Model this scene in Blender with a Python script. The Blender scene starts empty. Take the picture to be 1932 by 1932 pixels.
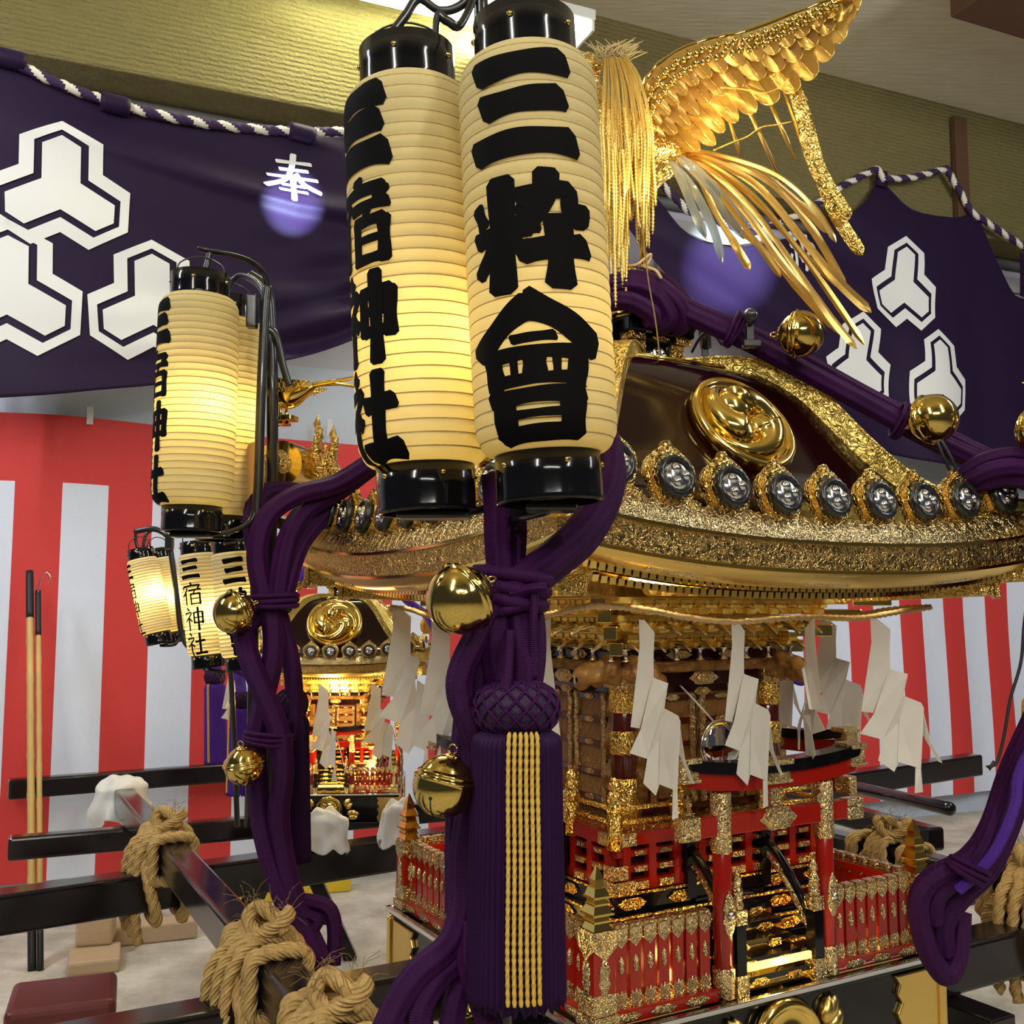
import bpy, bmesh, math, random
from math import sin, cos, pi, radians, sqrt, atan2
from mathutils import Vector, Matrix, noise
random.seed(7)
SC = bpy.context.scene
COL = SC.collection

# ---------------------------------------------------------------- camera, world, exposure
F = 1940.0
PITCH = math.atan(184 / F)
EYE = 1.6
cam_d = bpy.data.cameras.new('camera')
cam_d.sensor_width = 36; cam_d.sensor_height = 36
cam_d.lens = F / 1932 * 36
cam_d.clip_start = 0.02
cam = bpy.data.objects.new('camera', cam_d)
cam.location = (0, 0, EYE)
cam.rotation_euler = (pi / 2 + PITCH, 0, 0)
COL.objects.link(cam)
SC.camera = cam
SC.view_settings.view_transform = 'Standard'
SC.view_settings.look = 'None'
SC.view_settings.exposure = -0.26
SC.view_settings.gamma = 1.0
SC.view_settings.use_curve_mapping = False

W = bpy.data.worlds.new('hall_ambient'); SC.world = W
W.use_nodes = True
bgn = W.node_tree.nodes['Background']
bgn.inputs[0].default_value = (0.78, 0.80, 0.92, 1)
bgn.inputs[1].default_value = 0.07


def area_light(name, loc, target, sx, sy, power, color):
    d = bpy.data.lights.new(name, 'AREA'); d.shape = 'RECTANGLE'; d.size = sx; d.size_y = sy
    d.energy = power; d.color = color
    o = bpy.data.objects.new(name, d); COL.objects.link(o)
    o.location = loc
    o.rotation_euler = (Vector(target) - Vector(loc)).to_track_quat('-Z', 'Y').to_euler()
    return o


# fill lights added behind and beside the viewer, with no fixtures of their own
area_light('hall_fill_light', (-1.6, -1.2, 4.6), (-0.6, 3.0, 0.8), 0.16, 2.4, 95, (1.0, 0.97, 0.86))
area_light('hall_fill_light', (2.6, -1.0, 4.6), (1.2, 3.0, 0.8), 0.16, 2.4, 105, (1.0, 0.96, 0.84))
area_light('hall_fill_light', (-3.4, 2.4, 4.6), (-2.4, 5.4, 1.2), 0.16, 2.4, 105, (0.86, 0.92, 1.0))
area_light('hall_fill_light', (4.4, 3.2, 4.4), (3.0, 7.2, 1.2), 0.16, 2.4, 140, (0.86, 0.92, 1.0))
area_light('hall_fill_light', (0.4, -2.6, 3.4), (0.4, 2.0, 1.2), 2.4, 0.16, 66, (1.0, 0.96, 0.88))


def point_light(name, loc, power, color, radius=0.02, parent=None):
    d = bpy.data.lights.new(name, 'POINT'); d.energy = power; d.color = color; d.shadow_soft_size = radius
    o = bpy.data.objects.new(name, d); COL.objects.link(o); o.location = loc
    if parent: o.parent = parent
    return o


def spot_light(name, loc, target, power, color, angle, blend=0.6, radius=0.02, parent=None):
    d = bpy.data.lights.new(name, 'SPOT'); d.energy = power; d.color = color
    d.spot_size = radians(angle); d.spot_blend = blend; d.shadow_soft_size = radius
    o = bpy.data.objects.new(name, d); COL.objects.link(o); o.location = loc
    o.rotation_euler = (Vector(target) - Vector(loc)).to_track_quat('-Z', 'Y').to_euler()
    return o


# ---------------------------------------------------------------- photograph coordinates to places
CP, SP = cos(PITCH), sin(PITCH)


def ray(px, py):
    a = (px - 966) / F; b = -(py - 966) / F
    return Vector((a, CP - b * SP, SP + b * CP))


def at(px, py, D):
    """point at forward distance D seen at that place of the photograph"""
    r = ray(px, py)
    return Vector((0, 0, EYE)) + r * (D / r.y)


def atz(px, py, z):
    r = ray(px, py)
    return Vector((0, 0, EYE)) + r * ((z - EYE) / r.z)


def atplane(px, py, p, n):
    r = ray(px, py); o = Vector((0, 0, EYE))
    return o + r * ((p - o).dot(n) / r.dot(n))


def proj(p):
    p = Vector(p) - Vector((0, 0, EYE))
    d = p.y * CP + p.z * SP; u = -p.y * SP + p.z * CP
    return (966 + F * p.x / d, 966 - F * u / d, d)


# ---------------------------------------------------------------- mesh builder
class MB:
    def __init__(s):
        s.v = []; s.f = []; s.mi = []; s.sm = []; s.uv = []

    def add(s, verts, faces, mi=0, smooth=False, M=None, uvs=None):
        o = len(s.v)
        for p in verts:
            p = Vector(p)
            s.v.append(M @ p if M else p)
        for k, f in enumerate(faces):
            s.f.append([o + i for i in f]); s.sm.append(smooth)
            s.mi.append(mi[k] if isinstance(mi, list) else mi)
            s.uv.append(uvs[k] if uvs else None)
        return s

    def box(s, c, d, mi=0, M=None, taper=1.0):
        x, y, z = d[0] / 2, d[1] / 2, d[2] / 2
        v = []
        for k in (-1, 1):
            t = taper if k > 0 else 1
            v += [(c[0] - x * t, c[1] - y * t, c[2] + k * z), (c[0] + x * t, c[1] - y * t, c[2] + k * z),
                  (c[0] + x * t, c[1] + y * t, c[2] + k * z), (c[0] - x * t, c[1] + y * t, c[2] + k * z)]
        return s.add(v, [(3, 2, 1, 0), (4, 5, 6, 7), (0, 1, 5, 4), (1, 2, 6, 5), (2, 3, 7, 6), (3, 0, 4, 7)], mi, False, M)

    def bar(s, a, b, w, h, mi=0, up=Vector((0, 0, 1)), M=None, ends=(0, 0)):
        a = Vector(a); b = Vector(b); t = (b - a).normalized()
        side = t.cross(up).normalized(); u = side.cross(t).normalized()
        a = a - t * ends[0]; b = b + t * ends[1]
        v = []
        for p in (a, b):
            v += [p - side * w / 2 - u * h / 2, p + side * w / 2 - u * h / 2, p + side * w / 2 + u * h / 2, p - side * w / 2 + u * h / 2]
        return s.add(v, [(3, 2, 1, 0), (4, 5, 6, 7), (0, 1, 5, 4), (1, 2, 6, 5), (2, 3, 7, 6), (3, 0, 4, 7)], mi, False, M)

    def prism(s, poly, d, mi=0, M=None, smooth=False):
        """polygon in XZ extruded along Y from 0 to d"""
        n = len(poly)
        v = [(p[0], 0, p[1]) for p in poly] + [(p[0], d, p[1]) for p in poly]
        f = [list(range(n)), list(range(2 * n - 1, n - 1, -1))]
        for i in range(n):
            j = (i + 1) % n
            f.append([i, n + i, n + j, j])
        return s.add(v, f, mi, smooth, M)

    def lathe(s, prof, n=24, mi=0, M=None, smooth=True, lobes=0, amp=0.0, cap=True):
        v = []; f = []; m = []
        for r, z in prof:
            for i in range(n):
                a = 2 * pi * i / n
                rr = r * (1 + amp * cos(lobes * a)) if lobes else r
                v.append((rr * cos(a), rr * sin(a), z))
        for k in range(len(prof) - 1):
            for i in range(n):
                j = (i + 1) % n
                f.append((k * n + i, k * n + j, (k + 1) * n + j, (k + 1) * n + i))
                m.append(mi[k] if isinstance(mi, list) else mi)
        if cap:
            if prof[0][0] > 1e-5: f.append(list(range(n - 1, -1, -1))); m.append(m[0])
            if prof[-1][0] > 1e-5:
                b = (len(prof) - 1) * n; f.append(list(range(b, b + n))); m.append(m[-1] if len(m) else 0)
        return s.add(v, f, m, smooth, M)

    def tube(s, path, r, n=8, mi=0, M=None, lobes=0, amp=0.0, twist=0.0, cap=True, closed=False, smooth=True, colour=None, flat=1.0, ridge=None):
        P = [Vector(p) for p in path]; N = len(P)
        T = []
        for i in range(N):
            if closed: t = P[(i + 1) % N] - P[i - 1]
            else: t = P[min(i + 1, N - 1)] - P[max(i - 1, 0)]
            T.append(t.normalized() if t.length > 1e-9 else (T[-1] if T else Vector((0, 0, 1))))
        up = Vector((0, 0, 1)) if abs(T[0].z) < 0.9 else Vector((1, 0, 0))
        u = (up - T[0] * up.dot(T[0])).normalized()
        v = []; uvl = []; L = 0; f = []; m = []; uvs = []
        Ls = []
        for i in range(N):
            if i: 
                L += (P[i] - P[i - 1]).length
                u = (u - T[i] * u.dot(T[i]))
                u = u.normalized() if u.length > 1e-6 else T[i].orthogonal().normalized()
            Ls.append(L)
            w = T[i].cross(u)
            rr = r[i] if isinstance(r, (list, tuple)) else r
            if ridge: rr *= 1 + ridge[1] * cos(2 * pi * L / ridge[0])
            for k in range(n):
                a = 2 * pi * k / n
                q = rr * (1 + amp * cos(lobes * (a) - twist * L)) if lobes else rr
                v.append(P[i] + u * (q * cos(a)) + w * (q * sin(a) * flat))
        for i in range(N if closed else N - 1):
            i2 = (i + 1) % N
            for k in range(n):
                k2 = (k + 1) % n
                f.append((i * n + k, i * n + k2, i2 * n + k2, i2 * n + k))
                La = Ls[i]; Lb = Ls[i2] if i2 > i else Ls[i] + (P[0] - P[i]).length
                uvs.append(((k / n, La), ((k + 1) / n, La), ((k + 1) / n, Lb), (k / n, Lb)))
                m.append(colour(2 * pi * k / n, La) if colour else mi)
        if cap and not closed:
            f.append(list(range(n - 1, -1, -1))); f.append(list(range((N - 1) * n, N * n)))
            m += [m[0], m[-1]]; uvs += [None, None]
        return s.add(v, f, m, smooth, M, uvs)

    def grid(s, fn, nu, nv, mi=0, M=None, smooth=True, flip=False):
        v = [fn(i / nu, j / nv) for i in range(nu + 1) for j in range(nv + 1)]
        f = []
        for i in range(nu):
            for j in range(nv):
                q = (i * (nv + 1) + j, (i + 1) * (nv + 1) + j, (i + 1) * (nv + 1) + j + 1, i * (nv + 1) + j + 1)
                f.append(q[::-1] if flip else q)
        return s.add(v, f, mi, smooth, M)

    def build(s, name, mats, parent=None, bevel=0.0, solid=0.0, seg=2, weld=False):
        me = bpy.data.meshes.new(name)
        me.from_pydata([tuple(p) for p in s.v], [], s.f)
        if not isinstance(mats, (list, tuple)): mats = [mats]
        for m_ in mats: me.materials.append(m_)
        me.polygons.foreach_set('material_index', s.mi)
        me.polygons.foreach_set('use_smooth', s.sm)
        if any(u is not None for u in s.uv):
            L = me.uv_layers.new(name='UVMap'); k = 0; data = []
            for f, u in zip(s.f, s.uv):
                for i in range(len(f)):
                    data += list(u[i]) if u else [0, 0]
            L.data.foreach_set('uv', data)
        me.update()
        o = bpy.data.objects.new(name, me); COL.objects.link(o)
        if parent: o.parent = parent
        if bevel:
            b = o.modifiers.new('bevel', 'BEVEL'); b.width = bevel; b.segments = seg; b.limit_method = 'ANGLE'; b.angle_limit = radians(40)
        if solid:
            b = o.modifiers.new('solid', 'SOLIDIFY'); b.thickness = solid; b.offset = 0
        return o


def tag(o, label, cat, group=None, kind=None):
    if label: o['label'] = label
    if cat: o['category'] = cat
    if group: o['group'] = group
    if kind: o['kind'] = kind
    return o


def struct(o, label=None):
    o['kind'] = 'structure'
    if label: o['label'] = label
    return o


def empty(name, loc=(0, 0, 0), M=None, label=None, cat=None, group=None):
    o = bpy.data.objects.new(name, None); COL.objects.link(o)
    o.empty_display_size = 0.05
    if M is not None: o.matrix_world = M
    else: o.location = loc
    tag(o, label, cat, group)
    return o


def copy_tree(o, parent=None):
    c = o.copy(); COL.objects.link(c)
    if parent: c.parent = parent
    for ch in list(o.children): copy_tree(ch, c)
    return c


def catmull(pts, n=8, closed=False):
    P = [Vector(p) for p in pts]; out = []; N = len(P)
    rng = range(N if closed else N - 1)
    for i in rng:
        if closed: a, b, c, d = P[i - 1], P[i], P[(i + 1) % N], P[(i + 2) % N]
        else: a, b, c, d = P[max(i - 1, 0)], P[i], P[i + 1], P[min(i + 2, N - 1)]
        for k in range(n):
            t = k / n
            out.append(0.5 * ((2 * b) + (c - a) * t + (2 * a - 5 * b + 4 * c - d) * t * t + (3 * b - a - 3 * c + d) * t ** 3))
    if not closed: out.append(P[-1])
    return out


def resample(path, step):
    out = [path[0].copy()]; acc = 0
    for i in range(1, len(path)):
        a = path[i - 1]; b = path[i]; d = (b - a).length
        if d < 1e-9: continue
        pos = step - acc
        while pos <= d:
            out.append(a + (b - a) * (pos / d)); pos += step
        acc = (acc + d) % step
    if (out[-1] - path[-1]).length > step * 0.3: out.append(path[-1].copy())
    return out


def frame(origin, x, z):
    """matrix with the given X and (nearly) Z axes"""
    z = Vector(z).normalized(); x = Vector(x); x = (x - z * x.dot(z)).normalized(); y = z.cross(x)
    M = Matrix((x, y, z)).transposed().to_4x4(); M.translation = Vector(origin)
    return M


def Rz(a): return Matrix.Rotation(a, 4, 'Z')
def T3(x, y, z): return Matrix.Translation((x, y, z))


# ---------------------------------------------------------------- materials
def nt(name):
    m = bpy.data.materials.new(name); m.use_nodes = True
    return m, m.node_tree.nodes, m.node_tree.links, m.node_tree.nodes['Principled BSDF']


def coords(N, L, src='Object', scale=(1, 1, 1)):
    tc = N.new('ShaderNodeTexCoord'); mp = N.new('ShaderNodeMapping')
    mp.inputs['Scale'].default_value = scale
    L.new(tc.outputs[src], mp.inputs['Vector'])
    return mp.outputs['Vector']


def basic(name, col, rough=0.5, metal=0.0, coat=0.0, bump=0.0, bscale=40, spec=0.5, var=0.0, bdist=0.002, detail=3, sheen=0.0, squash=(1, 1, 1), rvar=0.0):
    m, N, L, B = nt(name)
    B.inputs['Base Color'].default_value = (*col, 1)
    B.inputs['Roughness'].default_value = rough
    B.inputs['Metallic'].default_value = metal
    B.inputs['Coat Weight'].default_value = coat
    B.inputs['Coat Roughness'].default_value = 0.04
    B.inputs['Specular IOR Level'].default_value = spec
    if sheen: B.inputs['Sheen Weight'].default_value = sheen
    if bump or var or rvar:
        v = coords(N, L, 'Object', squash)
        n = N.new('ShaderNodeTexNoise'); n.inputs['Scale'].default_value = bscale; n.inputs['Detail'].default_value = detail
        L.new(v, n.inputs['Vector'])
        if bump:
            b = N.new('ShaderNodeBump'); b.inputs['Strength'].default_value = bump; b.inputs['Distance'].default_value = bdist
            L.new(n.outputs['Fac'], b.inputs['Height']); L.new(b.outputs['Normal'], B.inputs['Normal'])
        if var:
            r = N.new('ShaderNodeMix'); r.data_type = 'RGBA'
            r.inputs[6].default_value = (*[c * (1 - var) for c in col], 1); r.inputs[7].default_value = (*[min(1, c * (1 + var)) for c in col], 1)
            L.new(n.outputs['Fac'], r.inputs[0]); L.new(r.outputs[2], B.inputs['Base Color'])
        if rvar:
            r = N.new('ShaderNodeMapRange'); r.inputs[3].default_value = rough - rvar; r.inputs[4].default_value = rough + rvar
            L.new(n.outputs['Fac'], r.inputs[0]); L.new(r.outputs[0], B.inputs['Roughness'])
    return m


def engraved(name, col, rough, scale, strength, dist=0.004, metal=1.0):
    """metal plate chased with scrolling arabesques"""
    m, N, L, B = nt(name)
    B.inputs['Base Color'].default_value = (*col, 1); B.inputs['Metallic'].default_value = metal; B.inputs['Roughness'].default_value = rough
    v = coords(N, L, 'Object')
    n = N.new('ShaderNodeTexNoise'); n.inputs['Scale'].default_value = scale * 0.45; n.inputs['Detail'].default_value = 2; n.inputs['Distortion'].default_value = 1.4
    L.new(v, n.inputs['Vector'])
    s1 = N.new('ShaderNodeMath'); s1.operation = 'MULTIPLY'; s1.inputs[1].default_value = 26
    L.new(n.outputs['Fac'], s1.inputs[0])
    s2 = N.new('ShaderNodeMath'); s2.operation = 'SINE'; L.new(s1.outputs[0], s2.inputs[0])
    vo = N.new('ShaderNodeTexVoronoi'); vo.inputs['Scale'].default_value = scale; L.new(v, vo.inputs['Vector'])
    ad = N.new('ShaderNodeMath'); ad.operation = 'MULTIPLY_ADD'; ad.inputs[1].default_value = 0.5
    L.new(s2.outputs[0], ad.inputs[0]); L.new(vo.outputs['Distance'], ad.inputs[2])
    b = N.new('ShaderNodeBump'); b.inputs['Strength'].default_value = strength; b.inputs['Distance'].default_value = dist
    L.new(ad.outputs[0], b.inputs['Height']); L.new(b.outputs['Normal'], B.inputs['Normal'])
    return m


def emit(name, col, strength):
    m, N, L, B = nt(name)
    B.inputs['Base Color'].default_value = (*col, 1)
    B.inputs['Emission Color'].default_value = (*col, 1); B.inputs['Emission Strength'].default_value = strength
    return m


def cord_mat(name, col, col2, ribs=2300, strength=0.35):
    """braided silk cord: fine cross ribs along the strand"""
    m, N, L, B = nt(name)
    B.inputs['Roughness'].default_value = 0.62; B.inputs['Sheen Weight'].default_value = 0.0
    B.inputs['Specular IOR Level'].default_value = 0.16
    tc = N.new('ShaderNodeTexCoord'); sx = N.new('ShaderNodeSeparateXYZ'); L.new(tc.outputs['UV'], sx.inputs[0])
    a = N.new('ShaderNodeMath'); a.operation = 'MULTIPLY'; a.inputs[1].default_value = ribs; L.new(sx.outputs['Y'], a.inputs[0])
    s = N.new('ShaderNodeMath'); s.operation = 'SINE'; L.new(a.outputs[0], s.inputs[0])
    b = N.new('ShaderNodeBump'); b.inputs['Strength'].default_value = strength; b.inputs['Distance'].default_value = 0.002
    L.new(s.outputs[0], b.inputs['Height']); L.new(b.outputs['Normal'], B.inputs['Normal'])
    n = N.new('ShaderNodeTexNoise'); n.inputs['Scale'].default_value = 9; L.new(tc.outputs['Object'], n.inputs['Vector'])
    r = N.new('ShaderNodeMix'); r.data_type = 'RGBA'; r.inputs[6].default_value = (*col, 1); r.inputs[7].default_value = (*col2, 1)
    L.new(n.outputs['Fac'], r.inputs[0]); L.new(r.outputs[2], B.inputs['Base Color'])
    return m


def paper_mat(name, col, trans=0.5):
    m, N, L, B = nt(name)
    out = N['Material Output']
    v = coords(N, L, 'Object'); n = N.new('ShaderNodeTexNoise'); n.inputs['Scale'].default_value = 22; n.inputs['Detail'].default_value = 6
    L.new(v, n.inputs['Vector'])
    r = N.new('ShaderNodeMix'); r.data_type = 'RGBA'
    r.inputs[6].default_value = (*[c * 0.9 for c in col], 1); r.inputs[7].default_value = (*[min(1, c * 1.06) for c in col], 1)
    L.new(n.outputs['Fac'], r.inputs[0])
    B.inputs['Roughness'].default_value = 0.7; B.inputs['Specular IOR Level'].default_value = 0.2
    L.new(r.outputs[2], B.inputs['Base Color'])
    t = N.new('ShaderNodeBsdfTranslucent'); L.new(r.outputs[2], t.inputs['Color'])
    mx = N.new('ShaderNodeMixShader'); mx.inputs[0].default_value = trans
    L.new(B.outputs[0], mx.inputs[1]); L.new(t.outputs[0], mx.inputs[2]); L.new(mx.outputs[0], out.inputs['Surface'])
    return m


GOLD = (0.86, 0.61, 0.16)
M_gold = basic('polished_gold', GOLD, 0.14, 1.0, bump=0.08, bscale=14)
M_goldr = basic('satin_gold', (0.82, 0.57, 0.17), 0.3, 1.0, bump=0.35, bscale=70)
M_gold_e = engraved('engraved_gold', (0.88, 0.60, 0.16), 0.17, 85, 0.9, 0.0022)
M_gold_h = engraved('ridge_gilt', (0.92, 0.66, 0.18), 0.34, 80, 0.9, 0.0028)
M_gold_f = engraved('fine_engraved_gold', (0.76, 0.53, 0.17), 0.18, 130, 0.9, 0.0016)
M_silver_e = engraved('engraved_pale_gilt', (0.74, 0.57, 0.29), 0.15, 150, 0.9, 0.0014)
M_silver = basic('silver_metal', (0.72, 0.72, 0.74), 0.16, 1.0, bump=0.1, bscale=60)
M_dkgold = engraved('dark_gilt', (0.52, 0.36, 0.13), 0.2, 110, 0.9, 0.0018)
M_brass = basic('bell_brass', (0.66, 0.48, 0.13), 0.12, 1.0, bump=0.1, bscale=9)
M_black = basic('black_lacquer', (0.004, 0.004, 0.005), 0.12, 0, spec=0.4, bump=0.06, bscale=20)
M_blackr = basic('black_metal', (0.012, 0.012, 0.012), 0.3, 0.0, coat=0.3)
M_pole = basic('pole_lacquer', (0.010, 0.007, 0.008), 0.15, 0, coat=0.0, spec=0.4, bump=0.08, bscale=12, rvar=0.05)
M_maroon = basic('maroon_lacquer', (0.012, 0.0015, 0.0015), 0.09, 0, spec=0.3)
M_oxblood = basic('oxblood_lacquer', (0.07, 0.007, 0.006), 0.15, 0, coat=0.2)
M_red = basic('vermilion_lacquer', (0.33, 0.010, 0.004), 0.18, 0, coat=0.15)
M_wood = basic('carved_wood', (0.22, 0.105, 0.026), 0.42, 0, bump=1.0, bscale=45, var=0.3, bdist=0.008)
M_wood2 = basic('bare_wood', (0.56, 0.40, 0.24), 0.6, 0, bump=0.3, bscale=30, var=0.15, squash=(1, 1, 6))
M_dark = basic('dark_void', (0.01, 0.007, 0.005), 0.6)
M_purple = cord_mat('purple_cord', (0.024, 0.0016, 0.034), (0.046, 0.004, 0.060))
M_purple2 = cord_mat('violet_cord', (0.060, 0.016, 0.24), (0.095, 0.028, 0.30))
M_tassel = cord_mat('tassel_thread', (0.016, 0.0022, 0.030), (0.026, 0.004, 0.044), 900, 0.05)
M_net = basic('tassel_net', (0.022, 0.003, 0.036), 0.7, bump=1.0, bscale=120, bdist=0.005)
M_goldcord = cord_mat('gold_cord', (0.62, 0.40, 0.06), (0.70, 0.46, 0.09), 500, 0.3)


def straw_mat(name, col, yarn=9, tw=525):
    """hemp rope: fine yarns running with the lay of the strands"""
    m, N, L, B = nt(name)
    B.inputs['Roughness'].default_value = 0.8; B.inputs['Specular IOR Level'].default_value = 0.2
    tc = N.new('ShaderNodeTexCoord'); sx = N.new('ShaderNodeSeparateXYZ'); L.new(tc.outputs['UV'], sx.inputs[0])
    a = N.new('ShaderNodeMath'); a.operation = 'MULTIPLY'; a.inputs[1].default_value = 2 * pi * yarn; L.new(sx.outputs['X'], a.inputs[0])
    c = N.new('ShaderNodeMath'); c.operation = 'MULTIPLY_ADD'; c.inputs[1].default_value = -tw; L.new(sx.outputs['Y'], c.inputs[0]); L.new(a.outputs[0], c.inputs[2])
    s = N.new('ShaderNodeMath'); s.operation = 'SINE'; L.new(c.outputs[0], s.inputs[0])
    n = N.new('ShaderNodeTexNoise'); n.inputs['Scale'].default_value = 90; n.inputs['Detail'].default_value = 4; L.new(tc.outputs['Object'], n.inputs['Vector'])
    h = N.new('ShaderNodeMath'); h.operation = 'MULTIPLY_ADD'; h.inputs[1].default_value = 1.6; L.new(n.outputs['Fac'], h.inputs[0]); L.new(s.outputs[0], h.inputs[2])
    b = N.new('ShaderNodeBump'); b.inputs['Strength'].default_value = 0.7; b.inputs['Distance'].default_value = 0.002
    L.new(h.outputs[0], b.inputs['Height']); L.new(b.outputs['Normal'], B.inputs['Normal'])
    r = N.new('ShaderNodeMix'); r.data_type = 'RGBA'; r.inputs[6].default_value = (*[q * 0.55 for q in col], 1); r.inputs[7].default_value = (*[min(1, q * 1.35) for q in col], 1)
    L.new(n.outputs['Fac'], r.inputs[0]); L.new(r.outputs[2], B.inputs['Base Color'])
    return m


M_straw = straw_mat('straw_rope', (0.56, 0.36, 0.13))
M_shime = basic('sacred_straw', (0.60, 0.42, 0.20), 0.8, bump=0.6, bscale=160, var=0.3)
M_rice = basic('rice_ears', (0.80, 0.56, 0.14), 0.32, 0.55, bump=0.4, bscale=200, var=0.25)
M_ink = basic('ink', (0.002, 0.002, 0.002), 0.7, spec=0.08)
M_paper = paper_mat('lantern_paper', (0.86, 0.75, 0.40), 0.5)
M_paper2 = paper_mat('white_lantern_paper', (0.88, 0.80, 0.50), 0.5)
M_rib = basic('bamboo_rib', (0.42, 0.27, 0.08), 0.7)
M_shide = paper_mat('white_paper', (0.90, 0.87, 0.80), 0.35)
M_cloth = basic('white_cloth', (0.72, 0.70, 0.67), 0.8, bump=0.5, bscale=50)
M_yellow = basic('yellow_paint', (0.75, 0.50, 0.02), 0.4)
M_bamboo = basic('bamboo_cane', (0.62, 0.42, 0.13), 0.4, bump=0.2, bscale=8, var=0.2)
M_rubber = basic('black_rubber', (0.012, 0.012, 0.013), 0.5)
M_led_y = emit('led_amber', (1.0, 0.66, 0.16), 2.4)
M_led_w = emit('led_white', (1.0, 0.90, 0.66), 18)
M_bulb = emit('bulb', (1.0, 0.80, 0.42), 14)
M_tube = emit('fluorescent_tube', (0.93, 1.0, 0.70), 7)
M_purcloth = None


def cloth_purple():
    m, N, L, B = nt('purple_banner_cloth')
    v = coords(N, L, 'Object', (1, 1, 1))
    n = N.new('ShaderNodeTexNoise'); n.inputs['Scale'].default_value = 260; n.inputs['Detail'].default_value = 2
    L.new(v, n.inputs['Vector'])
    B.inputs['Base Color'].default_value = (0.0170, 0.0064, 0.028, 1)
    B.inputs['Roughness'].default_value = 0.55; B.inputs['Sheen Weight'].default_value = 0.10; B.inputs['Sheen Tint'].default_value = (0.5, 0.3, 0.8, 1)
    B.inputs['Specular IOR Level'].default_value = 0.16
    b = N.new('ShaderNodeBump'); b.inputs['Strength'].default_value = 0.25; b.inputs['Distance'].default_value = 0.001
    L.new(n.outputs['Fac'], b.inputs['Height']); L.new(b.outputs['Normal'], B.inputs['Normal'])
    return m


M_purcloth = cloth_purple()
M_white_dye = basic('white_dyed_crest', (0.78, 0.76, 0.70), 0.8, bump=0.15, bscale=200)


def plaster_board():
    """wood-wool board: fine horizontal combing on an olive cream ground"""
    m, N, L, B = nt('wood_wool_board')
    v = coords(N, L, 'Object', (3.0, 3.0, 46))
    n = N.new('ShaderNodeTexNoise'); n.inputs['Scale'].default_value = 3.2; n.inputs['Detail'].default_value = 5; n.inputs['Roughness'].default_value = 0.65
    L.new(v, n.inputs['Vector'])
    v2 = coords(N, L, 'Object'); n2 = N.new('ShaderNodeTexNoise'); n2.inputs['Scale'].default_value = 55; n2.inputs['Detail'].default_value = 3
    L.new(v2, n2.inputs['Vector'])
    wv = N.new('ShaderNodeTexWave'); wv.bands_direction = 'Z'; wv.inputs['Scale'].default_value = 10.0; wv.inputs['Distortion'].default_value = 2.2; wv.inputs['Detail'].default_value = 3; wv.inputs['Detail Scale'].default_value = 2.5; L.new(v2, wv.inputs['Vector'])
    ad0 = N.new('ShaderNodeMath'); ad0.operation = 'MULTIPLY_ADD'; ad0.inputs[1].default_value = 0.7; L.new(wv.outputs['Fac'], ad0.inputs[0]); L.new(n.outputs['Fac'], ad0.inputs[2])
    ad = N.new('ShaderNodeMath'); ad.operation = 'ADD'; L.new(ad0.outputs[0], ad.inputs[0]); L.new(n2.outputs['Fac'], ad.inputs[1])
    b = N.new('ShaderNodeBump'); b.inputs['Strength'].default_value = 1.0; b.inputs['Distance'].default_value = 0.018
    L.new(ad.outputs[0], b.inputs['Height']); L.new(b.outputs['Normal'], B.inputs['Normal'])
    r = N.new('ShaderNodeMix'); r.data_type = 'RGBA'; r.inputs[6].default_value = (0.20, 0.155, 0.050, 1); r.inputs[7].default_value = (0.34, 0.275, 0.10, 1)
    L.new(n.outputs['Fac'], r.inputs[0]); L.new(r.outputs[2], B.inputs['Base Color'])
    B.inputs['Roughness'].default_value = 0.9
    return m


def concrete():
    m, N, L, B = nt('worn_concrete')
    v = coords(N, L, 'Object')
    n = N.new('ShaderNodeTexNoise'); n.inputs['Scale'].default_value = 2.6; n.inputs['Detail'].default_value = 8; n.inputs['Roughness'].default_value = 0.7
    L.new(v, n.inputs['Vector'])
    r = N.new('ShaderNodeValToRGB'); e = r.color_ramp.elements
    e[0].position = 0.3; e[0].color = (0.34, 0.30, 0.24, 1); e[1].position = 0.62; e[1].color = (0.70, 0.65, 0.55, 1)
    L.new(n.outputs['Fac'], r.inputs[0]); L.new(r.outputs[0], B.inputs['Base Color'])
    b = N.new('ShaderNodeBump'); b.inputs['Strength'].default_value = 0.3; b.inputs['Distance'].default_value = 0.01
    L.new(n.outputs['Fac'], b.inputs['Height']); L.new(b.outputs['Normal'], B.inputs['Normal'])
    B.inputs['Roughness'].default_value = 0.75
    return m


M_board = plaster_board()
M_concrete = concrete()
M_ceiling = basic('pale_ceiling_board', (0.66, 0.60, 0.42), 0.9, bump=0.4, bscale=9, var=0.18, squash=(0.4, 3, 1), bdist=0.01)
M_wall = basic('lilac_grey_wall', (0.52, 0.49, 0.54), 0.8, bump=0.1, bscale=15, var=0.04)
M_bluewall = basic('pale_blue_board', (0.56, 0.61, 0.70), 0.7, var=0.03)
M_browntrim = basic('brown_timber', (0.10, 0.045, 0.018), 0.7, bump=0.3, bscale=20, var=0.2)

# ---------------------------------------------------------------- setting
WP = Vector((-2.81, 5.64, 0)); WD = Vector((0.919, 0.394, 0)).normalized(); WN = Vector((WD.y, -WD.x, 0))   # WN points to the viewer


def wall(s, off=0.0, z=0.0): return WP + WD * s + WN * off + Vector((0, 0, z))
def wpix(px, py, off=0.0): return atplane(px, py, wall(0, off), WN)
def w_sz(p): q = p - WP; return q.dot(WD), p.z


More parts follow.
